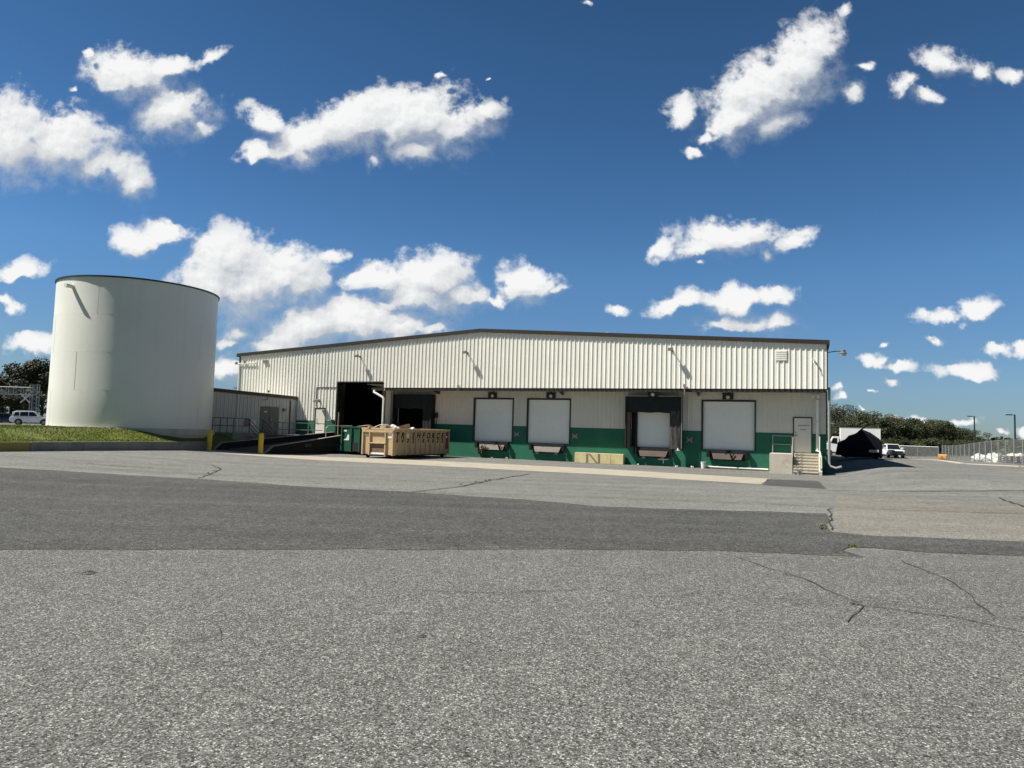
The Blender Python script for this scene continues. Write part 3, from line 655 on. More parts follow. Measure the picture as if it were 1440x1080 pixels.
# lights above the docks
for s, z in ((22.35, 4.42), (26.75, 4.44), (33.85, 4.55), (38.35, 4.45)):
    y = RY-.03 if z < 4.5 else RY-.68
    b = MB(); b.box(s-.32, s+.32, y-.1, y, z-.17, z+.17); b.box(s-.36, s+.36, y-.13, y, z+.17, z+.20); b.bar((s, y+.02, z+.2), (s, y+.02, OH-.05), .05, .05)
    dl_ = b.build('dock_light', M['frame_dark'], wh)
    q = MB(); q.lathe([(.12, 0), (.10, -.03), (.04, -.05)], (s, y-.1, z-.03), 12, 'y'); q.build('lens', M['lens'], dl_)
# X markers on the green wall
for s in (24.25, 28.5, 36.05):
    b = MB(); y = RY-.0225; z = 1.72
    for sg in (1, -1): b.prism([(s-.17, z-.15*sg-.04), (s-.17, z-.15*sg+.04), (s+.17, z+.15*sg+.04), (s+.17, z+.15*sg-.04)], y-.004-.003*(sg > 0), y-.0005, 'y')
    b.box(s-.17, s+.17, y-.0025, y-.0005, z-.025, z+.025)
    b.build('cross_marker', M['sign_pink'], wh)
# wall floodlights on arms
def flood(s, z, out=.46, big=1.0):
    b = MB(); b.lathe([(.09, 0), (.09, -.03)], (s, -.03, z), 10, 'y'); b.tube([(s, -.05, z), (s, -.05-out*.6, z+.05), (s, -.05-out, z+.0)], .035, 6)
    fl = b.build('wall_floodlight', M['lamp_body'], wh)
    h = MB(); h.prism([(-.12, .10), (.10, .14), (.16, -.04), (-.14, -.10)], s-.14*big, s+.14*big, 'x'); h.v = [(p[0], p[1]-.05-out, p[2]+z) for p in h.v]
    h.build('lamp_head', M['lamp_body'], fl, bevel=.02)
flood(11.89, 7.18); flood(20.95, 7.30); flood(35.13, 7.22); flood(8.31, 3.80, .35, 1.6)
b = MB(); b.box(43.15, 43.22, -.24, -.03, 6.47, 6.55); b.tube([(43.18, -.2, 6.47), (43.18, -.3, 6.3)], .03, 6); b.build('security_camera', M['pipe_white'], wh)
b = MB()
for k in range(5): b.box(41.15, 41.75, -.07-.004*k, -.038, 6.52+k*.12, 6.60+k*.12)
b.box(41.12, 41.78, -.05, -.036, 6.48, 7.16); b.build('wall_louver', M['siding'], wh)
b = MB(); b.box(2.55, 2.95, -.14, -.035, 6.85, 7.05); b.box(2.6, 2.9, -.141, -.10, 6.79, 6.845); b.build('wall_junction_box', M['wood_grey'], wh)
# corner fittings
b = MB(); b.tube([(WID+.03, .6, 7.0), (WID+.45, .5, 7.06), (WID+.75, .5, 7.05)], .025, 6); cl_ = b.build('corner_lamp', M['frame_dark'], wh)
b = MB(); b.lathe([(.07, .16), (.12, .12), (.14, .0), (.20, -.05), (.20, -.10)], (WID+.85, .5, 7.0), 12); b.build('lamp_head', M['lamp_body'], cl_, smooth=True)
b = MB(); b.lathe([(.15, -.20), (.18, -.10)], (WID+.85, .5, 7.0), 12); b.build('lens', M['plate'], cl_)
b = MB(); b.tube([(-.10, -.12, 6.78), (1.75, -.14, 6.82)], .045, 8); b.tube([(1.75, -.14, 6.82), (1.75, -.03, 6.82)], .045, 8); b.tube([(.06, -.09, 6.74), (.06, -.09, 4.3)], .075, 8); cp = b.build('corner_conduit', M['pipe_white'], wh)
b = MB(); b.lathe([(.05, .14), (.10, .10), (.16, -.06)], (-.28, -.12, 6.80), 10); b.build('lamp_head', M['lamp_body'], cp)
b = MB(); b.lathe([(.05, .12), (.07, -.1)], (.62, -.12, 6.92), 8); b.build('lamp_head', M['lamp_body'], cp)
b = MB(); b.tube([(13.25, .06, OH-.2), (13.25, -.02, OH-.34), (13.45, -.05, OH-.42), (14.05, -.08, OH-.70), (14.18, -.10, OH-.82), (14.18, -.10, 1.0), (14.18, -.10, .1)], .085, 8); b.build('downspout', M['pipe_white'], wh, smooth=True)
b = MB(); b.tube([(35.95, -.13, OH+.22), (35.95, -.13, OH-.40)], .028, 6); b.box(35.87, 36.03, -.22, -.06, OH+.06, OH+.26); b.build('canopy_fitting', M['galv'], wh)
b = MB(); b.tube([(20.35, -.13, OH+.12), (20.35, -.13, OH-.36)], .025, 6); b.box(20.28, 20.42, -.2, -.07, OH+.0, OH+.2); b.build('canopy_fitting', M['galv'], wh)
b = MB(); b.tube([(43.40, RY-.10, 4.3), (43.40, RY-.10, 1.3)], .09, 8); b.box(43.3, 43.5, RY-.2, RY-.03, 2.9, 2.95); b.build('wall_pipe', M['siding'], wh, smooth=True)
b = MB()
for x in (43.15, 43.42): b.lathe([(.03, -.14), (.06, -.1), (.09, .05), (.08, .08)], (x, RY-.35, 4.52), 10); b.tube([(x, RY-.35, 4.6), (x, RY-.06, 4.68)], .02, 6)
b.build('twin_spotlight', M['pipe_white'], wh)
b = MB(); b.tube([(WID+.12, .25, OH+.1), (WID+.12, .25, .75), (WID+.16, .2, .50), (WID+.45, .1, .40), (WID+.75, .05, .50)], .07, 8)
b.build('downspout', M['rail'], wh, smooth=True)
b = MB(); b.tube([(36.9, RY-.09, .10), (40.2, RY-.09, .09), (40.7, RY-.12, .09)], .06, 8); b.build('base_pipe', M['pipe_white'], wh, smooth=True)
b = MB(); b.lathe([(.16, -.2), (.16, .22), (.26, .24), (.26, .32), (.05, .42)], (30.2, 3.0, 8.55), 10); b.build('roof_vent', M['galv'], wh)
b = MB(); b.box(9.5, 9.78, -.09, -.03, 2.25, 2.4); b.build('door_operator', M['frame_dark'], wh)

# ------------------------------------------------------------------ side shed against the left end of the warehouse
sh = thing('side_shed', 'low grey metal shed with dark red roof edge between white tank and warehouse', 'shed', WF(6.08, 0), TH)
fx, fy = (4.25-6.08), -6.65; FL = math.hypot(fx, fy); fa = math.atan2(fy, fx)   # visible face runs from the wall towards the camera
def onface(lam, out, z): # along the face, outwards (to the right), height
    d = Vector((fx, fy))/FL; n_ = Vector((-d.y, d.x))
    return Vector((d.x*lam+n_.x*out, d.y*lam+n_.y*out, z))
def shed_top(lam): return 4.0 + .24*lam/FL
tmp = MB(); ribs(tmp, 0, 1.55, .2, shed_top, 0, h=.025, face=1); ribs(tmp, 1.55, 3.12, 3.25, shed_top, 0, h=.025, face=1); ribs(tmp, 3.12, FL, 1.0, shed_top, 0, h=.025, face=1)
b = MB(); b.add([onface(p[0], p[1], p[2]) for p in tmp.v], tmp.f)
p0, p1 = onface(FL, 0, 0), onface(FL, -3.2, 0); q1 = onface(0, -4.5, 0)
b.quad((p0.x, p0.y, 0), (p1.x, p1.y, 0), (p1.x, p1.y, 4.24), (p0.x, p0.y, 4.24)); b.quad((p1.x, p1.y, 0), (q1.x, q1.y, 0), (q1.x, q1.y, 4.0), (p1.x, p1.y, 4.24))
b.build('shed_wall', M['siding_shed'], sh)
b = MB(); b.add([onface(0.02, 0, 4.02), onface(FL, 0, 4.26), onface(FL, -3.2, 4.30), onface(0.02, -4.5, 4.1)], [(0, 1, 2, 3)]); b.build('shed_roof', M['roof'], sh)
b = MB(); a, c = onface(.02, .06, 4.02), onface(FL+.05, .06, 4.26); b.bar(a, c, .12, .24); a, c = onface(FL+.05, .0, 4.26), onface(FL+.05, -3.2, 4.26); b.bar(a, c, .1, .22); b.build('shed_roof_trim', M['trim_red'], sh)
b = MB(); b.bar(onface(4.95, .03, 1.0), onface(4.95, .03, 4.05), .14, .05, (1, 0, 0)); b.build('shed_wall_trim', M['siding_shed'], sh)
b = MB(); b.bar(onface(.06, .02, .6), onface(.06, .02, 3.9), .1, .05, (1, 0, 0)); b.build('shed_wall_trim', M['siding_shed'], sh)
b = MB(); b.bar(onface(.6, .05, .6), onface(.6, .05, 3.8), .06, .06, (1, 0, 0)); b.build('shed_downpipe', M['rail_dark'], sh)
for l0, l1 in ((1.57, 2.33), (2.345, 3.10)):
    b = MB(); b.add([onface(l0, -.04, 1.22), onface(l1, -.04, 1.22), onface(l1, -.04, 3.23), onface(l0, -.04, 3.23), onface(l0, .02, 1.22), onface(l1, .02, 1.22), onface(l1, .02, 3.23), onface(l0, .02, 3.23)], [(0, 1, 2, 3), (4, 5, 6, 7), (0, 1, 5, 4), (1, 2, 6, 5), (2, 3, 7, 6), (3, 0, 4, 7)])
    dd = b.build('shed_door', M['door_grey'], sh)
    if l0 < 2:
        q = MB(); q.bar(onface(2.22, .05, 2.2), onface(2.22, .05, 2.35), .06, .06); q.build('door_handle', M['galv'], dd)
    else:
        q = MB(); q.bar(onface(2.6, .024, 2.85), onface(2.8, .024, 2.85), .01, .1); q.build('door_notice', M['plate'], dd)
b = MB(); b.bar(onface(1.0, .1, 3.05), onface(1.22, .1, 3.05), .2, .22); b.build('shed_wall_lamp', M['lamp_body'], sh)
b = MB(); b.tube([onface(2.95, .05, 3.72), onface(2.6, .05, 3.78), onface(2.55, .06, 4.35)], .02, 6); b.lathe([(.06, 0), (.06, .14)], tuple(onface(2.55, .06, 4.33)), 8); b.build('shed_conduit', M['frame_dark'], sh)
b = MB(); b.bar(onface(3.95, .05, 2.0), onface(4.35, .05, 2.0), .02, .55); b.build('warning_sign', M['sign_red'], sh)
b = MB(); b.bar(onface(3.45, .05, 1.98), onface(3.88, .05, 1.98), .02, .42); b.build('notice_board', M['plate'], sh)

# ------------------------------------------------------------------ white tank
m, n, bs = new_mat('white_tank_paint'); v = coords(n)
c = ramp(n, noi(n, v, .25, 5), [(.3, (.68, .675, .615)), (.7, (.75, .745, .685))])
c = mixc(n, ramp(n, noi(n, coords(n, (2.5, 2.5, .12)), 1.0, 6, .65), [(.5, 0), (.8, .22)]), c, (.5, .49, .44))
zz = nd(n, 'ShaderNodeSeparateXYZ', {0: v}).outputs[2]
n.links.new(c, bs.inputs['Base Color']); bs.inputs['Roughness'].default_value = .45; bumpn(n, bs, noi(n, v, 1.1, 3), .12, .05); M['tank'] = m
TR, TZ, TH_ = 4.78, 1.41, 9.12
tank = thing('storage_tank', 'tall white cylindrical steel tank standing on the grass mound', 'tank', (-25.0, 45.6, TZ))
b = MB(); N_ = 128; CH = TH_/4; prof = [(TR+.015, -.5), (TR+.015, 0)]
for k in range(4):
    dr = -.006*k; prof += [(TR+dr, k*CH+(.01 if k else 0)), (TR+dr, (k+1)*CH-.02)]
prof += [(TR-.02, TH_)]
b.lathe(prof, n=N_); b.build('tank_shell', M['tank'], tank, smooth=True)
b = MB()
for k in (1, 2, 3): b.lathe([(TR-.006*k-.02, k*CH-.03), (TR+.005-.006*k, k*CH-.018), (TR+.005-.006*k, k*CH+.018), (TR-.02-.006*k, k*CH+.03)], n=N_)
camang = math.atan2(-45.6, 25.0)
for k in range(4):
    for j in range(6):
        a = camang + R(-42.0+[32, 0, 30, 14][k]) + j*R(60); r_ = TR-.006*k
        b.bar((r_*math.cos(a), r_*math.sin(a), k*CH+.02), (r_*math.cos(a), r_*math.sin(a), (k+1)*CH-.03), .05, .012, (math.cos(a), math.sin(a), 0))
b.build('weld_seam', M['tank'], tank, smooth=False)
b = MB(); b.lathe([(TR-.02, TH_-.03), (TR+.06, TH_-.03), (TR+.06, TH_+.06), (TR-.02, TH_+.06)], n=N_); b.build('top_rim', M['pole_dark'], tank, smooth=True)
b = MB(); b.lathe([(TR-.01, TH_), (TR*.5, TH_+.25), (.05, TH_+.38)], n=64); b.build('tank_roof', M['tank'], tank, smooth=True)
a = camang - R(50); d = Vector((math.cos(a), math.sin(a), 0))
b = MB(); b.tube([d*(TR-.2)+Vector((0, 0, TH_-.62)), d*(TR+.45)+Vector((0, 0, TH_-.62))], .13, 12); ofl = b.build('overflow_pipe', M['tank'], tank, smooth=True)
b = MB(); b.lathe([(TR+.01, -.35), (TR+.22, -.35), (TR+.22, .04), (TR+.016, .06)], n=N_); b.build('tank_foundation', M['stair'], tank, smooth=True)

# ------------------------------------------------------------------ kerb wall and grass mound
K0 = Vector((-24.06, 32.63)); K1 = Vector((-19.0, 43.35)); kd = (K1-K0).normalized(); kn = Vector((-kd.y, kd.x))
def kp(l, e): return K0+kd*l+kn*e
def mound_z(l, e):
    p = kp(l, e); base = gz(p.x, p.y)
    z = .74 + .70*ss(-.3, 3.0, e) - .34*ss(8.5, 12.5, l) - .55*ss(12, 26, e)
    return max(z + .03*noise.noise((p.x*.6, p.y*.6, 0)), base-.06)
kw = thing('kerb_wall', 'low concrete retaining kerb along the grass mound, worn yellow at its left end', 'kerb', (K0.x, K0.y, gz(*K0)))
def kerbseg(l0, l1):
    b = MB(); n = max(1, int((l1-l0)/2.4))
    for j in range(n):
        a, c = l0+(l1-l0)*j/n+.008, l0+(l1-l0)*(j+1)/n-.008
        P = [kp(a, -.0), kp(a, .22), kp(c, .22), kp(c, -.0)]; zg = min(gz(p.x, p.y) for p in P)
        b.add([(p.x-K0.x, p.y-K0.y, zg-.3-gz(*K0)) for p in P]+[(p.x-K0.x, p.y-K0.y, .76-gz(*K0)) for p in P], [(0, 3, 2, 1), (4, 5, 6, 7), (0, 1, 5, 4), (1, 2, 6, 5), (2, 3, 7, 6), (3, 0, 4, 7)])
    return b
kerbseg(-14, 1.35).build('yellow_kerb', M['kerb_yellow'], kw, bevel=.015); kerbseg(1.35, 11.85).build('grey_kerb', M['kerb'], kw, bevel=.015)
b = MB(); st = .5; nl, ne = int(31/st), int(44/st)
idx = {}
for i in range(nl+1):
    for j in range(ne+1):
        l, e = -14+i*st, .1+j*st; p = kp(l, e); idx[i, j] = len(b.v); b.v.append((p.x, p.y, mound_z(l, e)))
for i in range(nl):
    for j in range(ne):
        p = kp(-14+(i+.5)*st, .1+(j+.5)*st); s, q = sq(p.x, p.y)
        if s > 8.0 or (q < 6.9 and s > 4.2) or q < -2: continue
        b.f.append((idx[i, j], idx[i+1, j], idx[i+1, j+1], idx[i, j+1])); b.m.append(0)
mo = struct(b.build('grass_mound', M['grass_base'], smooth=True))
b = MB(); random.seed(3)
for _ in range(52000):
    l = random.uniform(-8, 15.5); e = .18 + 7*random.random()**1.5
    p = kp(l, e); s, q = sq(p.x, p.y)
    if s > 8.0 or (q < 6.7 and s > 4.1): continue
    if (p-Vector((-25, 45.6))).length < TR+.22: continue
    if noise.noise((p.x*.7, p.y*.7, 4)) < -.35 and random.random() < .6: continue
    z = mound_z(l, e)-.01; h = random.uniform(.04, .10); t = random.uniform(0, 6.283); dx, dy = math.cos(t)*.014, math.sin(t)*.014; lx, ly = random.uniform(-.06, .06), random.uniform(-.06, .06)
    b.add([(p.x-dx, p.y-dy, z), (p.x+dx, p.y+dy, z), (p.x+lx, p.y+ly, z+h)], [(0, 1, 2)])
struct(b.build('grass', M['grass']), 'stuff')

# ------------------------------------------------------------------ ramp into the big opening
rp = thing('loading_ramp', 'asphalt ramp between black side walls climbing into the big dark doorway', 'ramp', WF(9.9, 9.5), TH)
def rl(s, q, z): return (s-9.9, -(q-9.5), z)
LA, LB, RA, RB = (8.28, 10.09), (9.82, .12), (11.65, 9.15), (12.98, .12)
def lerp(a, b, t): return (a[0]+(b[0]-a[0])*t, a[1]+(b[1]-a[1])*t)
b = MB(); n = 12; vs = []
for i in range(n+1):
    t = i/n; A, B_ = lerp(LA, LB, t), lerp(RA, RB, t); zA = .19+.97*t; zB = .10+1.06*t
    vs += [rl(A[0]+.1, A[1], zA), rl(B_[0]-.1, B_[1], zB), rl(A[0]+.1, A[1], -.4), rl(B_[0]-.1, B_[1], -.4)]
b.add(vs, [(4*i, 4*i+1, 4*i+5, 4*i+4) for i in range(n)] + [(1, 0, 2, 3)]); b.build('ramp_surface', M['ramp_floor'], rp, smooth=True)
def rwall(A, B_, za, zb, z0):
    body, cap = MB(), MB(); hw = .11; pts = [(0, z0+.03), (.055, za), (1.0, zb)]
    d = Vector((B_[0]-A[0], B_[1]-A[1])).normalized(); nx = Vector((-d.y, d.x))*hw
    for (t0, h0), (t1, h1) in zip(pts, pts[1:]):
        P, Q = Vector(lerp(A, B_, t0)), Vector(lerp(A, B_, t1))
        f = lambda p, sg, z: rl(p.x+nx.x*sg, p.y+nx.y*sg, z)
        body.add([f(P, -1, -.4), f(P, 1, -.4), f(Q, 1, -.4), f(Q, -1, -.4), f(P, -1, h0), f(P, 1, h0), f(Q, 1, h1), f(Q, -1, h1)], [(0, 1, 5, 4), (1, 2, 6, 5), (2, 3, 7, 6), (3, 0, 4, 7), (4, 5, 6, 7)])
        f2 = lambda p, sg, z: rl(p.x+nx.x*sg*1.12, p.y+nx.y*sg*1.12, z)
        cap.add([f2(P, -1, h0+.004), f2(P, 1, h0+.004), f2(Q, 1, h1+.004), f2(Q, -1, h1+.004), f2(P, -1, h0+.04), f2(P, 1, h0+.04), f2(Q, 1, h1+.04), f2(Q, -1, h1+.04)], [(0, 1, 5, 4), (1, 2, 6, 5), (2, 3, 7, 6), (3, 0, 4, 7), (4, 5, 6, 7), (0, 3, 2, 1)])
    w = body.build('ramp_wall', M['ramp_black'], rp); cap.build('wall_cap', M['ramp_cap'], w)
    return w
rwall(LA, LB, .66, 1.44, .2); rw = rwall(RA, RB, .54, 1.60, .1)
b = MB(); P = lerp(RA, RB, .30); b.bar(rl(P[0]+.16, P[1]-.3, .58), rl(P[0]+.26, P[1]-1.1, .60), .015, .16); b.build('wall_plate', M['rail_dark'], rw)
# landing for the small door, with the concrete platform and stair beside the shed
ld = thing('door_landing', 'concrete landing in front of the small cream door beside the ramp', 'landing', WF(7.5, 2), TH)
b = MB(); pl = [(6.15, .05), (9.6, .05), (9.15, 3.6), (5.15, 3.6)]
b.prism([(s-7.5, -(q-2)) for s, q in pl], 0, 1.19, 'z'); b.build('landing_slab', M['kerb'], ld)
pf = thing('concrete_platform', 'grey concrete platform and steps in the shade beside the shed door', 'platform', WF(5.8, 5.2), TH)
b = MB(); pl = [(5.15, 3.65), (6.6, 3.65), (6.6, 6.9), (4.30, 6.9)]
b.prism([(s-5.8, -(q-5.2)) for s, q in pl], -.1, 1.26, 'z'); b.build('platform_slab', M['kerb'], pf)
b = MB()
for k in range(4): b.box(6.61-5.8+k*.3, 6.61-5.8+(k+1)*.3-.002, -(5.4-5.2), -(4.0-5.2), -.1, 1.06-k*.21)
b.build('platform_stair', M['kerb'], pf)
for q in (5.35, 4.05):
    b = MB(); y = -(q-5.2)
    for dz in (.95, .68, .40): b.tube([(.75, y, 1.26+dz), (1.95, y, .35+dz)], .022, 6)
    b.tube([(.75, y, 1.26), (.75, y, 2.25)], .025, 6); b.tube([(1.95, y, .3), (1.95, y, 1.35)], .025, 6)
    b.build('stair_handrail', M['rail_dark'], pf)
b = MB(); y0 = -(6.8-5.2); y1 = -(5.6-5.2)
for z in (1.75, 2.28): b.tube([(-1.25, y0, z), (.72, y0, z), (.72, y1+.2, z)], .025, 6)
for x in (-1.2, -.5, .15, .72): b.tube([(x, y0, 1.26), (x, y0, 2.28)], .025, 6)
b.build('platform_railing', M['rail_dark'], pf)
# grey pipe railing on the landing beside the ramp
rg = thing('pipe_railing', 'grey two bar pipe railing along the landing left of the ramp', 'railing', WF(8.6, 2.0, 1.19), TH)
b = MB(); E0, E1 = (8.86, 3.5), (9.25, .7)
def rgp(p, z): return (p[0]-8.6, -(p[1]-2.0), z)
for z in (.38, .88): b.tube([rgp((6.9, 3.45), z), rgp(E0, z), rgp(E1, z)], .026, 8)
for p in ((6.9, 3.45), (7.9, 3.48), E0, lerp(E0, E1, .5)): b.tube([rgp(p, 0), rgp(p, .88)], .028, 8)
b.tube([rgp(E1, .88), rgp((9.3, .45), .84), rgp((9.3, .4), .70), rgp((9.3, .4), 0)], .032, 8); b.build('railing_pipes', M['rail'], rg, smooth=True)
r2 = thing('end_handrail', 'bent pale pipe handrail at the upper end of the right ramp wall', 'railing', WF(12.3, 3.9, 1.0), TH)
b = MB(); b.tube([(0.0, -.25, -.55), (0.0, -.25, .78), (.03, -.1, .92), (.10, .4, .95), (.35, 2.2, .98)], .032, 8); b.tube([(.12, .9, -.1), (.12, .9, 1.9)], .035, 8); b.build('handrail_pipe', M['rail_tan'], r2, smooth=True)

# ------------------------------------------------------------------ bollards
def bollard(loc, label, h):
    t = thing('bollard', label, 'bollard', loc, 0, 'yellow bollards at the ramp')
    b = MB(); b.lathe([(.15, -.2), (.15, h-.09), (.13, h-.03), (.08, h), (.01, h+.012)], n=20); b.build('post', M['yellow'], t, smooth=True)
bollard((-18.77, 43.09, .2), 'yellow steel bollard at the end of the kerb wall, left of the ramp', 1.28)
bollard((-15.38, 42.58, .09), 'yellow steel bollard in front of the black right ramp wall', 1.30)

# ------------------------------------------------------------------ dumpsters
PHI = R(28); du = Vector((math.sin(PHI), math.cos(PHI), 0)); dwv = Vector((-math.cos(PHI), math.sin(PHI), 0))
# tan open-top container: local x = along its length (from the near end), y = across to the left
td = thing('dumpster', 'long tan open top roll off dumpster with black letters on its side, heaped with cardboard', 'dumpster', (-7.24, 42.95, 0), math.atan2(du.y, du.x))
LT, WT, ZB, ZT = 6.2, 2.5, .24, 1.80
b = MB(); th = .05
b.box(0, LT, 0, th, ZB, ZT); b.box(0, LT, WT-th, WT, ZB, ZT); b.box(LT-th, LT, th, WT-th, ZB, ZT); b.box(0, th, th, WT-th, ZB, ZT); b.box(th, LT-th, th, WT-th, ZB, ZB+.06)
b.build('container_shell', M['tan'], td)
b = MB(); b.box(-.05, LT+.05, -.09, .07, ZT, ZT+.10); b.box(-.05, LT+.05, WT-.07, WT+.09, ZT, ZT+.10); b.box(-.05, .08, .07, WT-.07, ZT, ZT+.10); b.box(LT-.08, LT+.05, .07, WT-.07, ZT, ZT+.1); b.build('top_rail', M['tan'], td, bevel=.015)
NP = 11; pw = LT/NP
for k in range(NP+1):
    b = MB(); x = min(max(k*pw, .05), LT-.05)
    b.prism([(x-.05, -.0), (x-.03, -.085), (x+.03, -.085), (x+.05, -.0)], ZB-.02, ZT, 'z'); b.build('side_rib', M['tan'], td)
b = MB()
for y in (.62, 1.88): b.box(-.11, 0, y-.05, y+.05, ZB-.06, ZT+.02)
b.box(-.12, -.001, .05, WT-.05, ZT-.18, ZT-.02); b.box(-.14, -.001, .57, 1.93, .92, .99); b.box(-.1, -.001, 0, .12, ZB-.04, ZT); b.box(-.1, -.001, WT-.12, WT, ZB-.04, ZT)
b.build('end_frame', M['tan'], td, bevel=.01)
b = MB(); b.box(-.012, -.002, .68, 1.82, .28, .9); b.build('hook_recess', M['tan_dark'], td)
b = MB(); b.box(-.06, -.002, .70, 1.80, ZB, ZB+.06); b.box(-.03, -.002, .70, 1.80, ZB+.06, ZB+.12); b.build('end_sill', M['bag_white'], td)
b = MB(); b.box(-.022, -.011, .16, .50, 1.28, 1.62); b.build('white_notice', M['sticker'], td)
b = MB(); b.box(-.022, -.011, 2.05, 2.32, 1.40, 1.50); b.build('small_notice', M['sticker'], td)
for x, y in ((.35, .2), (.35, 2.3), (5.7, .2), (5.7, 2.3)):
    b = MB(); b.lathe([(.12, -.07), (.12, .07)], (x, y, .12), 14, 'y'); b.box(x-.05, x+.05, y-.1, y+.1, .12, ZB); b.build('wheel', M['rubber'], td)
b = MB(); b.box(.1, LT-.1, .55, .7, .12, ZB); b.box(.1, LT-.1, 1.8, 1.95, .12, ZB); b.build('skid_rail', M['rust'], td)
letters = 'TR*SHFORCE'; digits = '4432684822'
for k in range(10):
    x = (k+.5)*pw; my = Matrix.Translation((x, -.008, 1.46)) @ FACE_FRONT
    if letters[k] == '*':
        b = MB(); pts = []
        for i in range(10):
            rr = .21 if i % 2 == 0 else .09; a = R(90+36*i); pts.append((x+rr*math.cos(a)*.9, 1.46+rr*math.sin(a)))
        b.prism(pts, -.012, -.003, 'y'); b.build('white_star', M['sticker'], td)
    else: text('lettering', letters[k], .50, M['letter'], td, my, .004, .25, .022)
    text('lettering', digits[k], .33, M['letter'], td, Matrix.Translation((x, -.008, 1.12)) @ FACE_FRONT, .004, .2, .018)
b = MB(); b.box(10*pw+.08, 11*pw-.08, -.012, -.003, .55, 1.72); b.build('faded_red_panel', M['rust'], td)
b = MB(); b.box(10*pw+.2, 10*pw+.34, -.017, -.013, 1.33, 1.47); b.build('small_notice', M['sticker'], td)
b = MB(); b.box(.1, LT-.1, .1, WT-.1, ZB+.07, 1.55); b.build('rubbish_fill', M['cardboard'], td)
def litter(name, label, cat, mat, x, y, z, sx, sy, sz, seed, rz=0, lumpy=False):
    random.seed(seed); p = td.matrix_basis @ Vector((x, y, z))
    bm = bmesh.new()
    if lumpy:
        bmesh.ops.create_icosphere(bm, subdivisions=3, radius=.5)
        for v in bm.verts: v.co *= 1+.35*noise.noise(v.co*3+Vector((seed, 0, 0)))
    else:
        bmesh.ops.create_cube(bm, size=1); bmesh.ops.subdivide_edges(bm, edges=bm.edges, cuts=2, use_grid_fill=True)
        for v in bm.verts: v.co += Vector((noise.noise(v.co*2+Vector((seed, 0, 0))), noise.noise(v.co*2+Vector((0, seed, 0))), noise.noise(v.co*2+Vector((0, 0, seed)))))*.12
    me = bpy.data.meshes.new(name)
    for v in bm.verts: v.co = Vector((v.co.x*sx, v.co.y*sy, v.co.z*sz))
    bm.to_mesh(me); bm.free(); me.materials.append(mat); o = bpy.data.objects.new(name, me); C.objects.link(o); o.location = p
    o.rotation_euler = (random.uniform(-.3, .3), random.uniform(-.3, .3), rz)
    if lumpy:
        for pg in me.polygons: pg.use_smooth = True
    return tag(o, label, cat)
litter('cardboard_box', 'crumpled cardboard box heaped in the tan dumpster near its front right corner', 'box', M['cardboard'], 1.6, .6, 1.82, .9, .8, .5, 4, .4)
litter('cardboard_box', 'small squashed cardboard box on the rubbish in the middle of the tan dumpster front', 'box', M['cardboard'], .5, 1.1, 1.86, .5, .5, .4, 9, 1.0)
litter('cardboard_sheet', 'flattened cardboard sheets on the left edge of the tan dumpster', 'cardboard', M['cardboard'], .5, 1.9, 1.88, .9, .9, .14, 12, .2)
litter('rubbish_bag', 'white rubbish bag on the heap in the tan dumpster, left of the crumpled box', 'bag', M['bag_white'], .9, .55, 1.88, .45, .5, .32, 21, 0, True)
litter('rubbish_bag', 'small white bag on the tan dumpster heap, right of the crumpled box', 'bag', M['bag_white'], 2.5, .45, 1.86, .34, .34, .3, 33, 0, True)
litter('rubbish_bag', 'torn white bag at the back of the tan dumpster heap', 'bag', M['bag_white'], 1.6, 1.4, 1.98, .5, .45, .3, 37, 0, True)
b = MB(); t0 = td.matrix_basis; b.tube([t0 @ Vector((.3, 2.1, 1.86)), t0 @ Vector((.5, 1.5, 2.12)), t0 @ Vector((.55, .95, 2.14)), t0 @ Vector((.5, .85, 1.95))], .02, 6); tag(b.build('bent_pipe', M['galv'], smooth=True), 'bent grey metal pipe sticking out of the tan dumpster', 'pipe')
# green container
gd = thing('dumpster', 'dark green dumpster with a torn white sticker, left of the tan dumpster', 'dumpster', (-9.62, 46.85, 0), math.atan2(du.y, du.x))
L2, W2, Z2 = 3.0, 2.4, 1.86
b = MB(); b.box(0, L2, 0, .05, .22, Z2); b.box(0, L2, W2-.05, W2, .22, Z2); b.box(0, .05, .05, W2-.05, .22, Z2); b.box(L2-.05, L2, .05, W2-.05, .22, Z2); b.box(.05, L2-.05, .05, W2-.05, .22, .3); b.build('container_shell', M['dgreen'], gd)
b = MB(); b.box(-.05, L2+.05, -.06, .06, Z2, Z2+.08); b.box(-.05, L2+.05, W2-.06, W2+.06, Z2, Z2+.08); b.box(-.05, .06, .06, W2-.06, Z2, Z2+.08); b.build('top_rail', M['dgreen'], gd)
for y in (.06, .75, 1.5, W2-.06):
    b = MB(); b.box(-.10, -.001, y-.05, y+.05, .2, Z2); b.build('end_rib', M['dgreen'], gd)
b = MB(); b.box(-.04, -.002, .82, 1.43, .25, .85); b.build('hook_recess', M['rubber'], gd)
b = MB(); b.prism([(1.72, .98), (2.2, .98), (2.15, 1.03), (1.95, 1.12), (1.88, 1.3), (1.9, 1.36), (1.72, 1.37)], -.014, -.002, 'x'); b.build('torn_sticker', M['sticker'], gd)
b = MB(); b.box(-.014, -.002, 1.95, 2.25, 1.58, 1.68); b.build('small_notice', M['sticker'], gd)
for y in (.3, 2.0):
    b = MB(); b.lathe([(.11, -.07), (.11, .07)], (.3, y, .11), 12, 'y'); b.lathe([(.11, -.07), (.11, .07)], (2.6, y, .11), 12, 'y'); b.build('wheel', M['rubber'], gd)
b = MB(); b.box(.1, .9, W2+.02, W2+.75, .18, .62); b.box(.05, .95, W2+.02, W2+.8, .62, .68); b.build('side_step', M['dgreen'], gd)
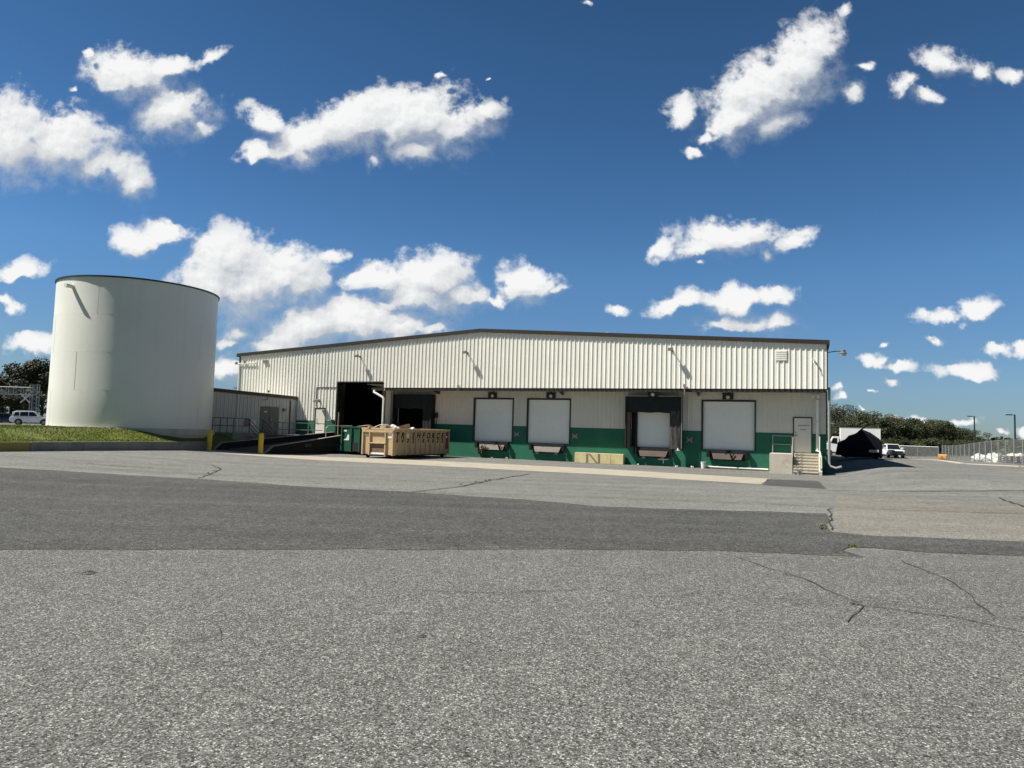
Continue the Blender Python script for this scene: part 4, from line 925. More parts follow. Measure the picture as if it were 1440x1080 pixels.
b = MB(); b.box(.06, L2-.06, .06, W2-.06, 1.5, 1.84); b.build('rubbish_fill', M['wood_grey'], gd)
def glit(name, label, cat, mat, x, y, z, sx, sy, sz, seed):
    o = litter(name, label, cat, mat, 0, 0, 0, sx, sy, sz, seed); o.location = gd.matrix_basis @ Vector((x, y, z)); return o
glit('cardboard_sheet', 'brown cardboard sheet lying across the green dumpster', 'cardboard', M['cardboard'], .6, .9, 1.95, .9, .9, .12, 41)

# ------------------------------------------------------------------ stair and landing at the right end
stp = thing('concrete_stair', 'pale concrete stair of seven steps up to the right hand personnel door', 'stair', WF(42.85, .5), TH)
def lx(s, q, z): return (s-42.85, -(q-.5), z)
def sbox(b, s0, s1, q0, q1, z0, z1): b.box(s0-42.85, s1-42.85, -(q1-.5), -(q0-.5), z0, z1)
b = MB(); n = 7; rise = 1.14/n; nose = MB()
for k in range(n): sbox(b, 42.13, 43.42, -.86, 1.1-k*.28, k*rise+.001*k-(.3 if k == 0 else 0), (k+1)*rise)
for k in range(n): sbox(nose, 42.135, 43.415, 1.1-k*.28, 1.135-k*.28, (k+1)*rise-.045, (k+1)*rise-.002)
sbox(b, 42.13, 43.42, -1.36, -.862, -.3, 1.14); b.build('stair_flight', M['stair'], stp); nose.build('step_nosing', M['stair'], stp)
b = MB(); b.prism([(lx(0, 1.12, 0)[1], -.3), (lx(0, -1.36, 0)[1], -.3), (lx(0, -1.36, 0)[1], 1.16), (lx(0, .35, 0)[1], 1.16), (lx(0, 1.12, 0)[1], .2)], 43.425-42.85, 43.6-42.85, 'x'); b.build('stair_cheek', M['stair'], stp)
b = MB()
b.tube([lx(42.08, 1.2, .0), lx(42.08, 1.2, .92), lx(42.08, -.72, 2.08), lx(42.08, -.72, 1.14)], .024, 8); b.tube([lx(42.08, 1.2, .48), lx(42.08, -.72, 1.62)], .024, 8); b.build('stair_handrail', M['rail'], stp, smooth=True)
b = MB(); b.tube([lx(43.51, 1.05, .22), lx(43.51, 1.05, 1.0), lx(43.50, .6, 1.3), lx(43.45, -.1, 1.30), lx(43.3, -.2, 1.35)], .038, 8); b.tube([lx(43.5, -.5, 1.16), lx(43.5, -.5, 2.15)], .032, 8); b.build('white_handrail', M['pipe_white'], stp, smooth=True)
b = MB(); sbox(b, 42.22, 42.33, 1.12, 1.24, .0, .14); sb = b
lp = thing('concrete_landing', 'pale concrete block with a stained face left of the stair, carrying a white railing', 'landing', WF(41.45, -.3), TH)
b = MB(); b.box(40.86-41.45, 42.06-41.45, -(.62+.3), -(-1.36+.3), -.3, 1.12); b.build('landing_block', M['stair'], lp, bevel=.015)
b = MB(); y = -(-1.2+.3)
for z in (1.64, 2.14): b.tube([(-.5, y, z), (.55, y, z)], .027, 8)
for x in (-.5, .55): b.tube([(x, y, 1.12), (x, y, 2.14)], .03, 8)
b.build('landing_railing', M['rail'], lp, smooth=True)
bk = thing('plastic_bucket', 'white plastic bucket standing on the ground against the green dock wall', 'bucket', WF(36.95, -1.05), TH)
b = MB(); b.lathe([(.125, 0), (.15, .36), (.165, .36), (.165, .40), (.15, .40), (.14, .36), (.12, .03)], n=20); b.build('bucket_body', M['bag_white'], bk, smooth=True)
b = MB(); b.tube([(-.155, 0, .36), (-.12, -.08, .22), (0, -.15, .14), (.12, -.08, .22), (.155, 0, .36)], .006, 5); b.build('bucket_handle', M['galv'], bk)
bl = thing('concrete_block', 'long pale yellow block with a dark letter N lying against the green wall', 'block', WF(30.35, -1.05), TH)
b = MB()
for a, c in ((-1.65, -.86), (-.845, -.02), (-.005, .80), (.815, 1.62)): b.box(a, c, -.22, .26, 0, .66)
b.build('block_body', M['block_yellow'], bl, bevel=.012)
b = MB(); b.box(-.86, -.73, -.232, -.2215, .03, .62); b.box(-.06, .07, -.232, -.2215, .03, .62); b.prism([(-.73, .62), (-.60, .62), (-.06, .03), (-.20, .03)], -.232, -.2215, 'y'); b.build('painted_letter', M['wood_grey'], bl)
tag(litter('drain_cup', 'small grey pot standing at the foot of the stair', 'pot', M['lamp_body'], 0, 0, 0, .16, .16, .22, 3), 'small grey pot standing at the foot of the pale stair', 'pot').location = WF(42.45, 1.32, .1)
# weeds and scraps along the dock wall
random.seed(17); b = MB()
for _ in range(26):
    a = random.uniform(0, 6.283); r_ = random.uniform(.1, .5); h = random.uniform(.4, 1.0)
    top = (r_*math.cos(a), r_*math.sin(a)*.5, h); mid = (top[0]*.4, top[1]*.4, h*.55); b.tube([(0, 0, 0), mid, top], [.008, .006, .003], 4)
    for k in range(26):
        t = random.random(); p = Vector(mid)*(1-t)+Vector(top)*t; q = Vector((random.uniform(-1, 1), random.uniform(-1, 1), random.uniform(-.6, .8))).normalized()*.09; w = q.cross(Vector((0, .3, 1))).normalized()*.03
        b.add([p, p+q*.5+w, p+q, p+q*.5-w], [(0, 1, 2, 3)])
tag(b.build('weed_plant', M['weed'], loc=WF(21.7, -1.1), rz=TH), 'leafy wild plant growing from the wall foot under the first white dock door', 'plant')
for s, q, sz, lab in ((22.6, -1.0, .13, 'small white scrap beside the wild plant at the dock wall'), (23.75, -.95, .16, 'white scrap of plastic on the ground left of the second white dock door'), (35.35, -.9, .14, 'small white scrap under the right corner of the black dock shelter'), (36.3, -.95, .15, 'small tan scrap on the ground left of the white bucket'), (32.9, -1.0, .10, 'small pale scrap at the wall foot under the black dock shelter')):
    o = litter('litter_scrap', lab, 'litter', M['bag_white'], 0, 0, 0, sz, sz, sz*.6, int(s*10)); o.location = WF(s, q, .05)
for x, y, lab in ((-5.47, 9.13, 'curled dry leaf on the pavement near the left edge of the foreground'), (-.81, 6.85, 'small dark leaf lying alone in the middle of the foreground pavement')):
    b = MB(); b.add([(-.12, 0, .004), (0, -.03, .03), (.12, .0, .008), (.02, .035, .035), (-.11, 0, .01), (0, -.03, .037), (.11, .0, .015), (.02, .035, .042)], [(0, 1, 3), (1, 2, 3), (4, 5, 7), (5, 6, 7)])
    o = b.build('dry_leaf', M['leaf_litter'], loc=(x, y, .008), rz=.4); s_ = 1.0 if x < -2 else .5; o.scale = (s_, s_, s_); tag(o, lab, 'leaf')

# ------------------------------------------------------------------ vehicles
def wheel(parent, x, y, r, w):
    t = MB(); t.lathe([(r*.6, -w/2), (r*.94, -w/2), (r, -w*.35), (r, w*.35), (r*.94, w/2), (r*.6, w/2)], (x, y, r), 20, 'y'); wo_ = t.build('wheel', M['tyre'], parent, smooth=True)
    q = MB(); q.lathe([(r*.62, -w/2-.005), (r*.5, -w/2+.03), (r*.2, -w/2-.002), (.02, -w/2-.002)], (x, y, r), 14, 'y'); q.lathe([(r*.62, w/2+.005), (r*.5, w/2-.03), (r*.2, w/2+.002), (.02, w/2+.002)], (x, y, r), 14, 'y'); q.build('rim', M['rim'], wo_)
def taper(hw, zb, zt, inset): return lambda u, v, sd: sd*(hw - inset*max(0, min(1, (v-zb)/(zt-zb))))
def suv(root, paint):
    hw = .98
    body = [(-2.45, .45), (-2.5, .75), (-2.42, 1.02), (-1.0, 1.10), (1.05, 1.08), (2.15, .98), (2.42, .80), (2.45, .45), (2.0, .35), (-2.1, .35)]
    b = MB(); b.prism(body, -hw, hw, 'y'); b.build('body', paint, root, smooth=True, bevel=.06)
    cab = [(-2.36, 1.03), (-2.05, 1.70), (-1.75, 1.80), (.05, 1.82), (.40, 1.72), (1.20, 1.07)]
    c = MB(); c.prism(cab, 0, 0, 'y', taper(hw-.06, 1.05, 1.8, .17)); c.build('cabin', paint, root, smooth=True, bevel=.03)
    for sd in (-1, 1):
        f = taper(hw-.04, 1.05, 1.8, .17)
        for poly in ([(-2.05, 1.16), (-1.88, 1.62), (-1.42, 1.66), (-1.42, 1.16)], [(-1.3, 1.16), (-1.3, 1.67), (-.40, 1.69), (-.40, 1.16)], [(-.3, 1.16), (-.3, 1.69), (.16, 1.66), (.78, 1.16)]):
            g = MB(); vs = [(u, f(u, v, sd), v) for u, v in poly] + [(u, f(u, v, sd)-sd*.03, v) for u, v in poly]; k = len(poly)
            g.add(vs, [tuple(range(k)), tuple(range(k, 2*k))] + [(i, (i+1) % k, (i+1) % k+k, i+k) for i in range(k)]); g.build('side_window', M['glass'], root)
        g = MB(); g.box(.62, .85, sd*(hw+.02)-.12, sd*(hw+.02)+.12, 1.12, 1.30); g.build('wing_mirror', paint, root, bevel=.03)
        for x in (-1.45, 1.45):
            a = MB(); pts = [(x+.46*math.cos(t), .36+.46*math.sin(t)) for t in [math.pi*i/10 for i in range(11)]]; a.prism(pts, sd*(hw+.012)-.02, sd*(hw+.012)+.0, 'y'); a.build('wheel_arch', M['grille'], root)
            wheel(root, x, sd*(hw-.10), .37, .26)
    w = MB(); w.add([(.52, -.66, 1.68), (.52, .66, 1.68), (1.16, .80, 1.14), (1.16, -.80, 1.14), (.50, -.66, 1.65), (.50, .66, 1.65), (1.12, .8, 1.11), (1.12, -.8, 1.11)], [(0, 1, 2, 3), (4, 5, 6, 7), (0, 1, 5, 4), (2, 3, 7, 6), (0, 3, 7, 4), (1, 2, 6, 5)]); w.build('windscreen', M['glass'], root)
    for y in (-.62, .62):
        r_ = MB(); r_.bar((-1.8, y, 1.84), (.0, y, 1.86), .04, .05); r_.build('roof_rail', M['galv'], root)
        hl = MB(); hl.box(2.3, 2.44, y*1.2-.16, y*1.2+.16, .74, .88); hl.build('headlight', M['headlight'], root, bevel=.02)
def at_suv(dist, px): return
sv = thing('parked_suv', 'white parked SUV half hidden behind the tank at the left', 'SUV', (-61.2, 89.0, gz(-61.2, 89.0)), R(-3)); sv.rotation_euler.z = math.atan2(.56, .83)-R(3)
suv(sv, M['car_white']); sv.location.x -= .45; sv.location.y -= .3; sv.scale = (.92, .95, 1.0)
dk = thing('parked_car', 'dark blue parked car behind the white SUV at the left edge', 'car', (-68.0, 93.0, gz(-68.0, 93.0)), R(30)); suv(dk, M['car_dark']); dk.scale = (.92, .92, .80)
# pickup facing the camera
pk = thing('pickup_truck', 'white pickup truck facing the camera in front of the chain link fence', 'pickup', (54.1, 97.8, gz(54.1, 97.8)), 0)
pk.rotation_euler.z = math.atan2(-97.8, -54.1) + R(14)
hw = .98
b = MB(); b.prism([(-2.9, .55), (-2.9, 1.12), (-.95, 1.14), (1.2, 1.16), (2.55, 1.10), (2.8, .95), (2.85, .50), (2.5, .42), (-2.7, .45)], -hw, hw, 'y'); b.build('body', M['car_white'], pk, smooth=True, bevel=.05)
b = MB(); b.prism([(-1.0, 1.13), (-.9, 1.85), (-.5, 1.93), (.45, 1.92), (1.25, 1.16)], 0, 0, 'y', taper(hw-.05, 1.15, 1.9, .16)); b.build('cabin', M['car_white'], pk, smooth=True, bevel=.03)
b = MB(); b.add([(.52, -.70, 1.86), (.52, .70, 1.86), (1.24, .84, 1.22), (1.24, -.84, 1.22), (.5, -.7, 1.82), (.5, .7, 1.82), (1.2, .84, 1.18), (1.2, -.84, 1.18)], [(0, 1, 2, 3), (4, 5, 6, 7), (0, 1, 5, 4), (2, 3, 7, 6), (0, 3, 7, 4), (1, 2, 6, 5)]); b.build('windscreen', M['glass'], pk)
b = MB(); b.box(2.78, 2.87, -.66, .66, .72, 1.0); b.build('grille', M['grille'], pk); b = MB(); b.box(2.80, 2.95, -.95, .95, .46, .66); b.build('bumper', M['grille'], pk, bevel=.03)
for sd in (-1, 1):
    b = MB(); b.box(2.70, 2.86, sd*.82-.14, sd*.82+.14, .76, .98); b.build('headlight', M['headlight'], pk, bevel=.02)
    b = MB(); b.box(.9, 1.06, sd*1.12-.13, sd*1.12+.13, 1.18, 1.48); b.build('wing_mirror', M['car_white'], pk, bevel=.03)
    f = taper(hw-.03, 1.15, 1.9, .16)
    for poly in ([(-.85, 1.22), (-.8, 1.78), (-.15, 1.80), (-.15, 1.22)], [(-.05, 1.22), (-.05, 1.80), (.38, 1.78), (.98, 1.22)]):
        g = MB(); vs = [(u, f(u, v, sd), v) for u, v in poly] + [(u, f(u, v, sd)-sd*.03, v) for u, v in poly]; g.add(vs, [(0, 1, 2, 3), (4, 5, 6, 7), (0, 1, 5, 4), (1, 2, 6, 5), (2, 3, 7, 6), (3, 0, 4, 7)]); g.build('side_window', M['glass'], pk)
    for x in (-1.75, 1.85): wheel(pk, x, sd*(hw-.08), .41, .28)
# white box truck behind the tarp load
bt = thing('box_truck', 'white box truck behind the black tarp covered load, cab towards the warehouse', 'truck', (47.4, 96.0, gz(47.4, 96.0)), 0)
bt.rotation_euler.z = R(157)
b = MB(); b.box(-3.6, 1.35, -1.22, 1.22, 1.05, 4.05); b.build('cargo_box', M['truck_white'], bt, bevel=.03)
b = MB(); b.box(-3.62, 1.37, -1.24, 1.24, 3.98, 4.06); b.box(-3.62, 1.37, -1.24, 1.24, 1.03, 1.12); b.build('box_edge_rail', M['galv'], bt)
b = MB(); b.box(-3.4, 3.3, -.5, .5, .55, .95); b.build('chassis', M['grille'], bt)
b = MB(); b.prism([(1.5, .6), (1.5, 2.75), (2.3, 2.75), (2.7, 1.9), (3.55, 1.6), (3.65, .6)], -1.05, 1.05, 'y'); b.build('cab', M['truck_white'], bt, bevel=.05)
for sd in (-1, 1):
    b = MB(); b.prism([(1.75, 1.75), (1.75, 2.55), (2.25, 2.55), (2.55, 1.85)], sd*1.05-.02, sd*1.05+.025, 'y'); b.build('cab_window', M['glass'], bt)
    for x in (-2.3, 2.8): wheel(bt, x, sd*.95, .48, .3)
b = MB(); b.box(-3.68, -3.6, -1.1, 1.1, .6, .75); b.build('rear_bumper', M['grille'], bt)
# dark tarp-covered load on a trailer, in the building's shade
tl = thing('covered_trailer', 'black tarp covered load on a trailer in the shade beside the warehouse', 'trailer', (30.6, 60.2, gz(30.6, 60.2)), 0)
tl.rotation_euler.z = math.atan2(-60.2, -30.6) + R(90)
b = MB(); W_ = 1.72; prof = [(-W_-.25, .25), (-W_-.05, 1.35), (-1.25, 1.62), (-.95, 1.95), (-.45, 2.12), (.10, 2.52), (.75, 2.25), (1.45, 1.75), (1.68, 1.45), (1.66, .12)]
nseg = 7; vs = []
for j in range(nseg):
    y = -2.0+4.0*j/(nseg-1); k = 1-.10*abs(j-2)/3
    for i, (u, v) in enumerate(prof): vs.append((u*k+.06*noise.noise((u, y, 1)), y, .12+(v-.12)*(k+.05*noise.noise((u*2, y*2, 7)))))
m_ = len(prof); b.add(vs, [(j*m_+i, j*m_+i+1, (j+1)*m_+i+1, (j+1)*m_+i) for j in range(nseg-1) for i in range(m_-1)] + [tuple(range(m_)), tuple(range((nseg-1)*m_, nseg*m_))])
b.build('tarp_cover', M['tarp'], tl)
b = MB(); b.bar((-.15, -1.9, 2.3), (.62, -1.2, 2.98), .10, .08); b.build('tarp_pole', M['tarp'], tl)
b = MB(); b.box(.62, 1.35, -2.06, -2.01, .58, .80); b.build('rear_plate', M['plate'], tl)
b = MB(); b.box(-1.5, 1.5, -1.85, 1.9, .12, .5); b.build('trailer_deck', M['grille'], tl)
for x in (-1.3, 1.3): wheel(tl, x*.9, 0.3, .34, .22)

# ------------------------------------------------------------------ fences
def fence(name, label, A, B_, H, npost, group=None):
    A, B_ = Vector(A), Vector(B_); d = (B_-A); L_ = d.length; d.normalize()
    t = thing(name, label, 'fence', (A.x, A.y, gz(A.x, A.y)), math.atan2(d.y, d.x), group); z00 = gz(A.x, A.y)
    def zz(l): p = A+d*l; return gz(p.x, p.y)-z00
    for k in range(npost+1):
        l = L_*k/npost; b = MB(); z = zz(l); b.tube([(l, 0, z-.2), (l, 0, z+H+.06)], .045 if k not in (0, npost) else .06, 8); b.build('fence_post', M['galv'], t)
    b = MB(); n = npost*2
    b.tube([(L_*k/n, 0, zz(L_*k/n)+H) for k in range(n+1)], .025, 6); b.tube([(L_*k/n, 0, zz(L_*k/n)+.08) for k in range(n+1)], .012, 4); b.build('fence_rail', M['galv'], t)
    b = MB(); sp = .075; w = .0095
    for sg in (1, -1):
        x = -H if sg > 0 else 0
        while x < L_+(0 if sg > 0 else H):
            za, zb = 0.06, H; xa, xb = (x, x+H) if sg > 0 else (x, x-H)
            if xa < 0: za += -xa; xa = 0
            if xa > L_: za += xa-L_; xa = L_
            if xb > L_: zb -= xb-L_; xb = L_
            if xb < 0: zb += xb; xb = 0
            if zb-za > .05:
                ga, gb = zz(xa), zz(xb); y = .004*sg
                b.add([(xa-w, y, za+ga), (xa+w, y, za+ga), (xb+w, y, zb+gb), (xb-w, y, zb+gb)], [(0, 1, 2, 3)])
            x += sp
    b.build('chain_link_mesh', M['wire'], t); return t
FA, FB = (39.6, 53.1), (58.6, 93.5)
fence('chain_link_fence', 'tall chain link fence running back along the right edge past the white wrapped piles', (37.3, 48.2), FB, 1.95, 17)
fence('chain_link_fence', 'low chain link fence behind the white pickup truck', (51.0, 105.5), (58.75, 94.6), 1.72, 5)
# white wrapped piles behind the right fence
def pile(loc, sx, sy, sz, seed, label):
    bm = bmesh.new(); bmesh.ops.create_icosphere(bm, subdivisions=4, radius=1)
    for v in bm.verts:
        p = v.co.copy(); k = 1+.30*noise.noise(p*1.6+Vector((seed, 0, 0)))+.15*noise.noise(p*4+Vector((0, seed, 0)))+.07*noise.noise(p*9)
        v.co = Vector((p.x*sx*k, p.y*sy*k, max(-.02, p.z*sz*k)))
    me = bpy.data.meshes.new('wrapped_pile'); bm.to_mesh(me); bm.free(); me.materials.append(M['bag_white'])
    o = bpy.data.objects.new('wrapped_pile', me); C.objects.link(o); o.location = (*loc, gz(*loc)-.02); o.rotation_euler.z = 1.1
    tag(o, label, 'pile')
pile((53.5, 78.5), 1.5, .9, .95, 3, 'white plastic wrapped pile behind the fence, farthest left of the white piles')
pile((50.0, 71.0), 1.9, 1.0, .95, 8, 'wide white wrapped pile behind the fence, the middle of the white piles')
pile((46.6, 63.6), 2.0, 1.0, .95, 14, 'white wrapped pile behind the fence nearest the right edge')
b = MB(); random.seed(5)
for k in range(4): b.box(-1.0, 1.0, -.5, .5, k*.16, k*.16+.10)
for x in (-.9, 0, .9):
    for y in (-.45, 0, .45): b.box(x-.06, x+.06, y-.05, y+.05, .10, .62)
o = b.build('pallet_stack', M['wood_grey'], loc=(44.2, 60.7, gz(44.2, 60.7)), rz=.4); tag(o, 'grey wooden pallet stack behind the fence among the white piles', 'pallets')
mc = thing('plow_attachment', 'small yellow steel blade attachment lying by the fence corner', 'machine', (55.6, 88.6, gz(55.6, 88.6)), R(205)); mc.scale = (.8, .8, .8)
b = MB(); pts = [(.0, .05), (.10, .0), (.22, .15), (.28, .5), (.22, .85), (.1, 1.05), (.02, 1.05), (.14, .82), (.18, .5), (.12, .2)]; b.prism(pts, -.7, .7, 'y'); b.build('blade', M['orange'], mc)
b = MB(); b.bar((.2, -.4, .2), (1.9, -.1, .12), .12, .12); b.bar((.2, .4, .2), (1.9, .1, .12), .12, .12); b.bar((.6, -.35, .15), (.6, .35, .15), .1, .1); b.bar((.2, 0, .8), (1.0, 0, .2), .08, .08); b.build('mounting_frame', M['orange'], mc)
cb_ = thing('utility_cabinet', 'small white cabinet standing right of the pickup truck', 'cabinet', (56.6, 100.4, gz(56.6, 100.4)), R(-30))
b = MB(); b.box(-.42, .42, -.3, .3, 0, 1.2); b.box(-.46, .46, -.34, .34, 1.2, 1.26); b.build('cabinet_body', M['truck_white'], cb_, bevel=.015); b = MB(); b.box(-.3, .3, -.312, -.302, .35, 1.0); b.build('vent_panel', M['lamp_body'], cb_)

# ------------------------------------------------------------------ poles and signals
def pole(loc, h, ang, label):
    t = thing('street_lamp', label, 'lamp post', (*loc, gz(*loc) if abs(loc[0]) < 80 else -.5), ang, 'lamp posts beyond the fence')
    b = MB(); b.tube([(0, 0, 0), (0, 0, h)], [.16, .12], 8); b.build('pole', M['pole_dark'], t)
    b = MB(); b.bar((0, 0, h-.1), (.5, 0, h-.1), .08, .08); b.box(.4, 1.25, -.2, .2, h-.14, h+.02); b.build('lamp_head', M['pole_dark'], t)
pole((80.6, 110.0), 7.25, R(170), 'dark lamp post with a single arm, the nearer and taller of two beyond the fence')
pole((93.0, 138.0), 7.9, R(170), 'dark lamp post with a single arm, the farther and shorter of two beyond the fence')
up = thing('utility_pole', 'distant thin utility pole with crossarms seen just left of the warehouse corner', 'pole', (-56, 141, 0), 0)
b = MB(); b.tube([(0, 0, 0), (0, 0, 9.5)], [.2, .14], 6); b.build('pole', M['bark'], up); b = MB(); b.bar((-1.1, 0, 8.9), (1.1, 0, 8.9), .14, .16); b.bar((-.8, 0, 8.0), (.3, 0, 8.0), .14, .16); b.box(-.1, .5, -.3, .3, 6.6, 7.5); b.build('crossarm', M['bark'], up)
sg = thing('signal_gantry', 'grey lattice signal gantry with white crossbuck signs over the road at the left edge', 'gantry', (-67.0, 96.6, gz(-67, 96.6)), R(8))
b = MB()
for x in (-.45, .45):
    for y in (-.3, .3): b.tube([(x, y, 0), (x, y, 5.6)], .05, 6)
for k in range(9):
    z = .3+k*.6
    for y in (-.3, .3): b.bar((-.45, y, z), (.45, y, z+.6), .035, .035); b.bar((-.45, y, z+.6), (.45, y, z), .035, .035)
b.build('tower', M['galv'], sg)
b = MB()
for z in (4.15, 5.15):
    for y in (-.3, .3): b.tube([(-14, y, z), (-.2, y, z)], .055, 6)
for k in range(15):
    x = -14+k*.95
    for y in (-.3, .3): b.bar((x, y, 4.15), (x, y, 5.15), .04, .04); b.bar((x, y, 4.15), (x+.95, y, 5.15), .03, .03)
b.build('truss', M['plate'], sg)
for x, z, k in ((-5.0, 4.75, .62), (-.95, 3.6, .62)):
    b = MB()
    for s_ in (1, -1): b.bar((x-k, -.42-.03*s_, z-k*s_), (x+k, -.42-.03*s_, z+k*s_), .03, .17, (0, 0, 1))
    b.bar((x, -.38, z), (x, -.3, z+.7), .05, .05); b.build('crossbuck_sign', M['bag_white'], sg)
ms = thing('lattice_mast', 'tall thin pale mast beside the signal gantry, left of the tank', 'mast', (-64.6, 97.5, gz(-64.6, 97.5)), 0)
b = MB(); b.tube([(0, 0, 0), (0, 0, 9.3)], [.10, .05], 6); b.tube([(.3, 0, 0), (.08, 0, 5)], .03, 5); b.tube([(-.3, .1, 0), (-.08, 0, 5)], .03, 5); b.build('mast_tube', M['plate'], ms); b = MB(); b.box(-.15, .35, -.15, .15, 2.0, 2.6); b.box(-.1, .25, -.12, .12, 5.9, 6.3); b.build('equipment_box', M['galv'], ms)

# ------------------------------------------------------------------ trees
def tree_meshes(seed, h, r, leaf, nleaf, lean=.0, open_=.0, flat=.75):
    """tapered trunk with limbs, and a crown of many leaf faces gathered in uneven clumps"""
    rnd = random.Random(seed); tb = MB(); lb = MB()
    top = Vector((lean*h*.3, 0, h*.52)); tb.tube([(0, 0, -.6), (lean*h*.05, .05, h*.25), top], [.045*h*.7, .03*h*.7, .018*h*.7], 8)
    cl = []; nc = 17
    for i in range(nc):
        a = rnd.uniform(0, 6.283); q = r*math.sqrt(rnd.random())*.85; z = h*(.36+.52*rnd.random())
        k = 1-abs((z/h-.58)/.5)**2*.65
        c = Vector((q*math.cos(a)*k+lean*h*.25, q*math.sin(a)*k, z)); cr_ = r*rnd.uniform(.26, .46)*(1-.5*open_)
        cl.append((c, cr_)); base = Vector((lean*h*.1*rnd.random(), 0, h*rnd.uniform(.2, .45)))
        tb.tube([base, (base+c)/2+Vector((0, 0, -.06*h)), c], [.012*h*.8, .008*h*.7, .004*h*.7], 5)
    cl.append((Vector((lean*h*.25, 0, h*.86)), r*.32))
    tot = sum(c[1]**2 for c in cl)
    for c, q in cl:
        for _ in range(int(nleaf*q*q/tot)):
            d = Vector((rnd.gauss(0, 1), rnd.gauss(0, 1), rnd.gauss(0, 1))).normalized()
            rad = q*(rnd.random()**.38)*(1+.30*noise.noise(d*2.2+c)); p = c+Vector((d.x*rad, d.y*rad, d.z*rad*flat))
            n_ = (d*.7+Vector((rnd.uniform(-1, 1), rnd.uniform(-1, 1), rnd.uniform(-.3, 1)))).normalized(); u = n_.orthogonal().normalized(); w = n_.cross(u)
            a = rnd.uniform(0, 6.283); u, w = u*math.cos(a)+w*math.sin(a), w*math.cos(a)-u*math.sin(a); s_ = leaf*rnd.uniform(.55, 1.25)
            lb.add([p-u*s_, p-w*s_*.55+n_*s_*.1, p+u*s_, p+w*s_*.55+n_*s_*.1], [(0, 1, 2, 3)])
    return tb, lb
PROT = {}
def tree(kind, loc, h, rz, label, group, cat='tree', wide=1.0):
    if kind not in PROT:
        sd, r_, leaf, nl, op, mat = {'oak': (1, 6.2, .17, 7000, .50, 'leaf_grey'), 'round': (2, 4.4, .21, 7000, .0, 'leaf_dark'), 'airy': (5, 4.6, .18, 4200, .45, 'leaf_mid'), 'rust': (8, 3.9, .2, 6000, .1, 'leaf_brown'), 'broad': (11, 5.2, .22, 8000, .05, 'leaf_dark'), 'deep': (14, 5.0, .22, 8500, .05, 'leaf_left'), 'mixed': (19, 4.8, .19, 6500, .22, 'leaf_mid')}[kind]
        tb, lb = tree_meshes(sd, 10.0, r_, leaf, nl, .0, op)
        a = tb.build('trunk', M['bark'], smooth=True); c = lb.build('crown', M[mat]); PROT[kind] = (a.data, c.data); bpy.data.objects.remove(a); bpy.data.objects.remove(c)
    t = thing('broadleaf_tree', label, cat, (*loc, (-1.5 if h < 4.5 else -.5) if loc[0] > 0 else .6), rz, group); s_ = h/10.0; t.scale = (s_*wide, s_*wide, s_)
    for nm, me in zip(('trunk', 'crown'), PROT[kind]): o = bpy.data.objects.new(nm, me); C.objects.link(o); o.parent = t
GR = 'trees behind the right hand fence'
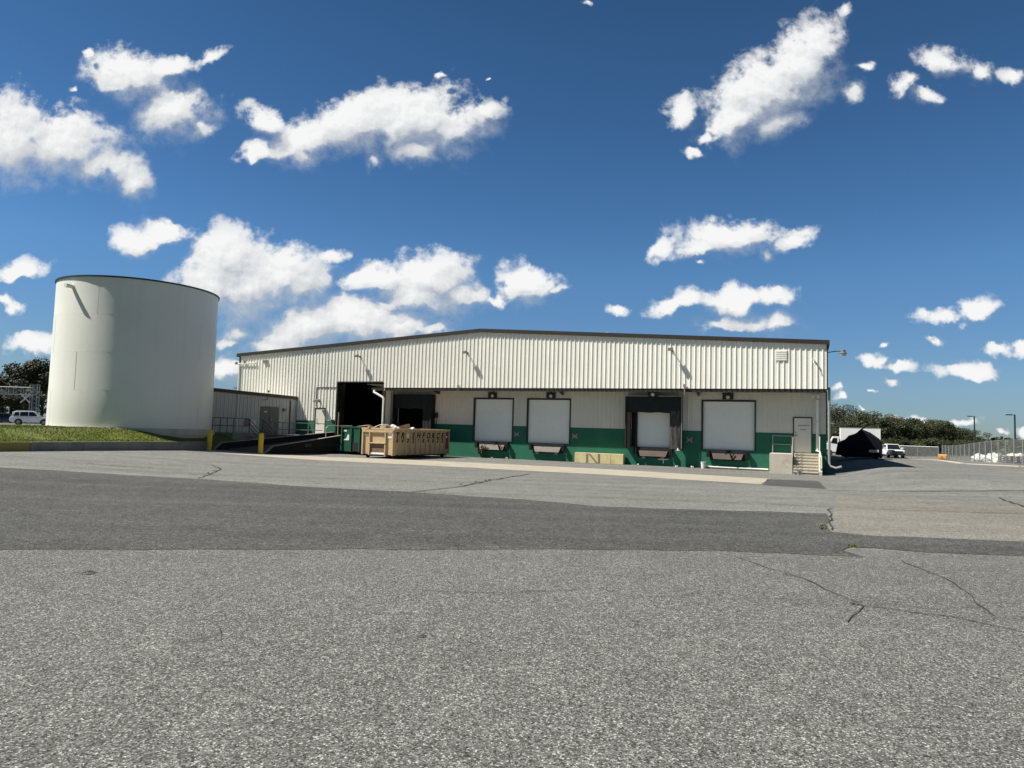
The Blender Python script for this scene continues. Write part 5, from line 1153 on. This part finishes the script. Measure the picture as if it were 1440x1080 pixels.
TREES = [  # kind, px centre, depth, height
 ('oak', 1172, 118, 8.3, 'large open crowned oak rising directly right of the warehouse corner', 1.0),
 ('mixed', 1208, 124, 7.7, 'olive green tree standing behind the white box truck', 1.0),
 ('round', 1231, 120, 6.4, 'dark low tree behind the right end of the white box truck', 1.1),
 ('airy', 1252, 128, 7.4, 'sparse tree with sky showing through, left of the brownish tree', 1.0),
 ('rust', 1266, 134, 7.2, 'brownish tree behind the pickup truck', .9),
 ('broad', 1268, 122, 5.6, 'low dark tree directly behind the pickup truck and in front of the brownish tree', 1.2),
 ('round', 1287, 132, 6.9, 'dark round tree right of the brownish tree', 1.0),
 ('mixed', 1303, 140, 7.0, 'spiky topped olive tree behind the middle of the low fence', 1.0),
 ('broad', 1318, 138, 6.3, 'broad dark tree behind the right end of the low fence', 1.1),
 ('round', 1335, 142, 5.9, 'dark tree above the fence corner', 1.1),
 ('mixed', 1350, 150, 5.6, 'olive tree behind the left end of the tall fence', 1.1),
 ('airy', 1372, 152, 5.2, 'small pale airy tree next to the farther lamp post', 1.1),
 ('round', 1255, 112, 3.6, 'dark low bushy tree just left of the pickup truck', 1.6), ('mixed', 1280, 113, 3.4, 'low bushy tree just right of the white cabinet', 1.6), ('broad', 1302, 116, 3.6, 'low dark bushy tree behind the middle of the low fence', 1.5), ('round', 1325, 120, 3.7, 'low bushy tree right behind the fence corner', 1.6), ('mixed', 1348, 126, 3.8, 'low bushy tree behind the far end of the tall fence', 1.6), ('round', 1372, 135, 3.6, 'low dark bush below the farther lamp post', 1.8), ('mixed', 1230, 110, 3.6, 'low bush in shadow at the right end of the box truck', 1.4),
 ('broad', 1196, 112, 5.2, 'low dark tree half hidden behind the box truck cab', 1.1)]
for i, (k, px, dep, hh, lab, wd) in enumerate(TREES):
    x = (px-720)/966.565*dep*1.0 + .0; d = fw + cr*((px-720)/966.565); x = d.x/d.y*dep
    tree(k, (x, dep), hh+.4, i*1.3, lab, GR, wide=wd)
GL = 'trees at the left edge'
for i, (k, px, dep, hh, lab, wd) in enumerate([('deep', 18, 116, 10.6, 'tall dark tree behind the signal gantry at the left edge', 1.0), ('deep', 62, 112, 11.2, 'dark tree rising beside the left edge of the tank', .85), ('deep', -22, 112, 9.4, 'dark tree at the left border of the picture', 1.0), ('round', 40, 108, 6.0, 'low dark tree behind the white SUV', 1.3), ('round', 6, 106, 5.6, 'low dark tree behind the dark blue car', 1.3)]):
    d = fw + cr*((px-720)/966.565); tree(k, (d.x/d.y*dep, dep), hh, i*2.1+.4, lab, GL, wide=wd)
# far wood on the horizon at the right, one mass
random.seed(23); b = MB()
for _ in range(9000):
    t = random.random(); x = 120+260*t; y = 300+90*random.random(); hgt = 5.0+2.2*noise.noise((x*.05, 0, 0))+1.2*noise.noise((x*.2, 3, 0)); z = -1.3+hgt*random.random()**.6; s_ = random.uniform(.3, .9)
    n_ = Vector((random.uniform(-1, 1), random.uniform(-1, .4), random.uniform(-.2, 1))).normalized(); u = n_.orthogonal()*s_; w = n_.cross(u)
    p = Vector((x, y, z)); b.add([p-u, p-w, p+u, p+w], [(0, 1, 2, 3)])
struct(b.build('far_wood', M['leaf_dark']), 'stuff')
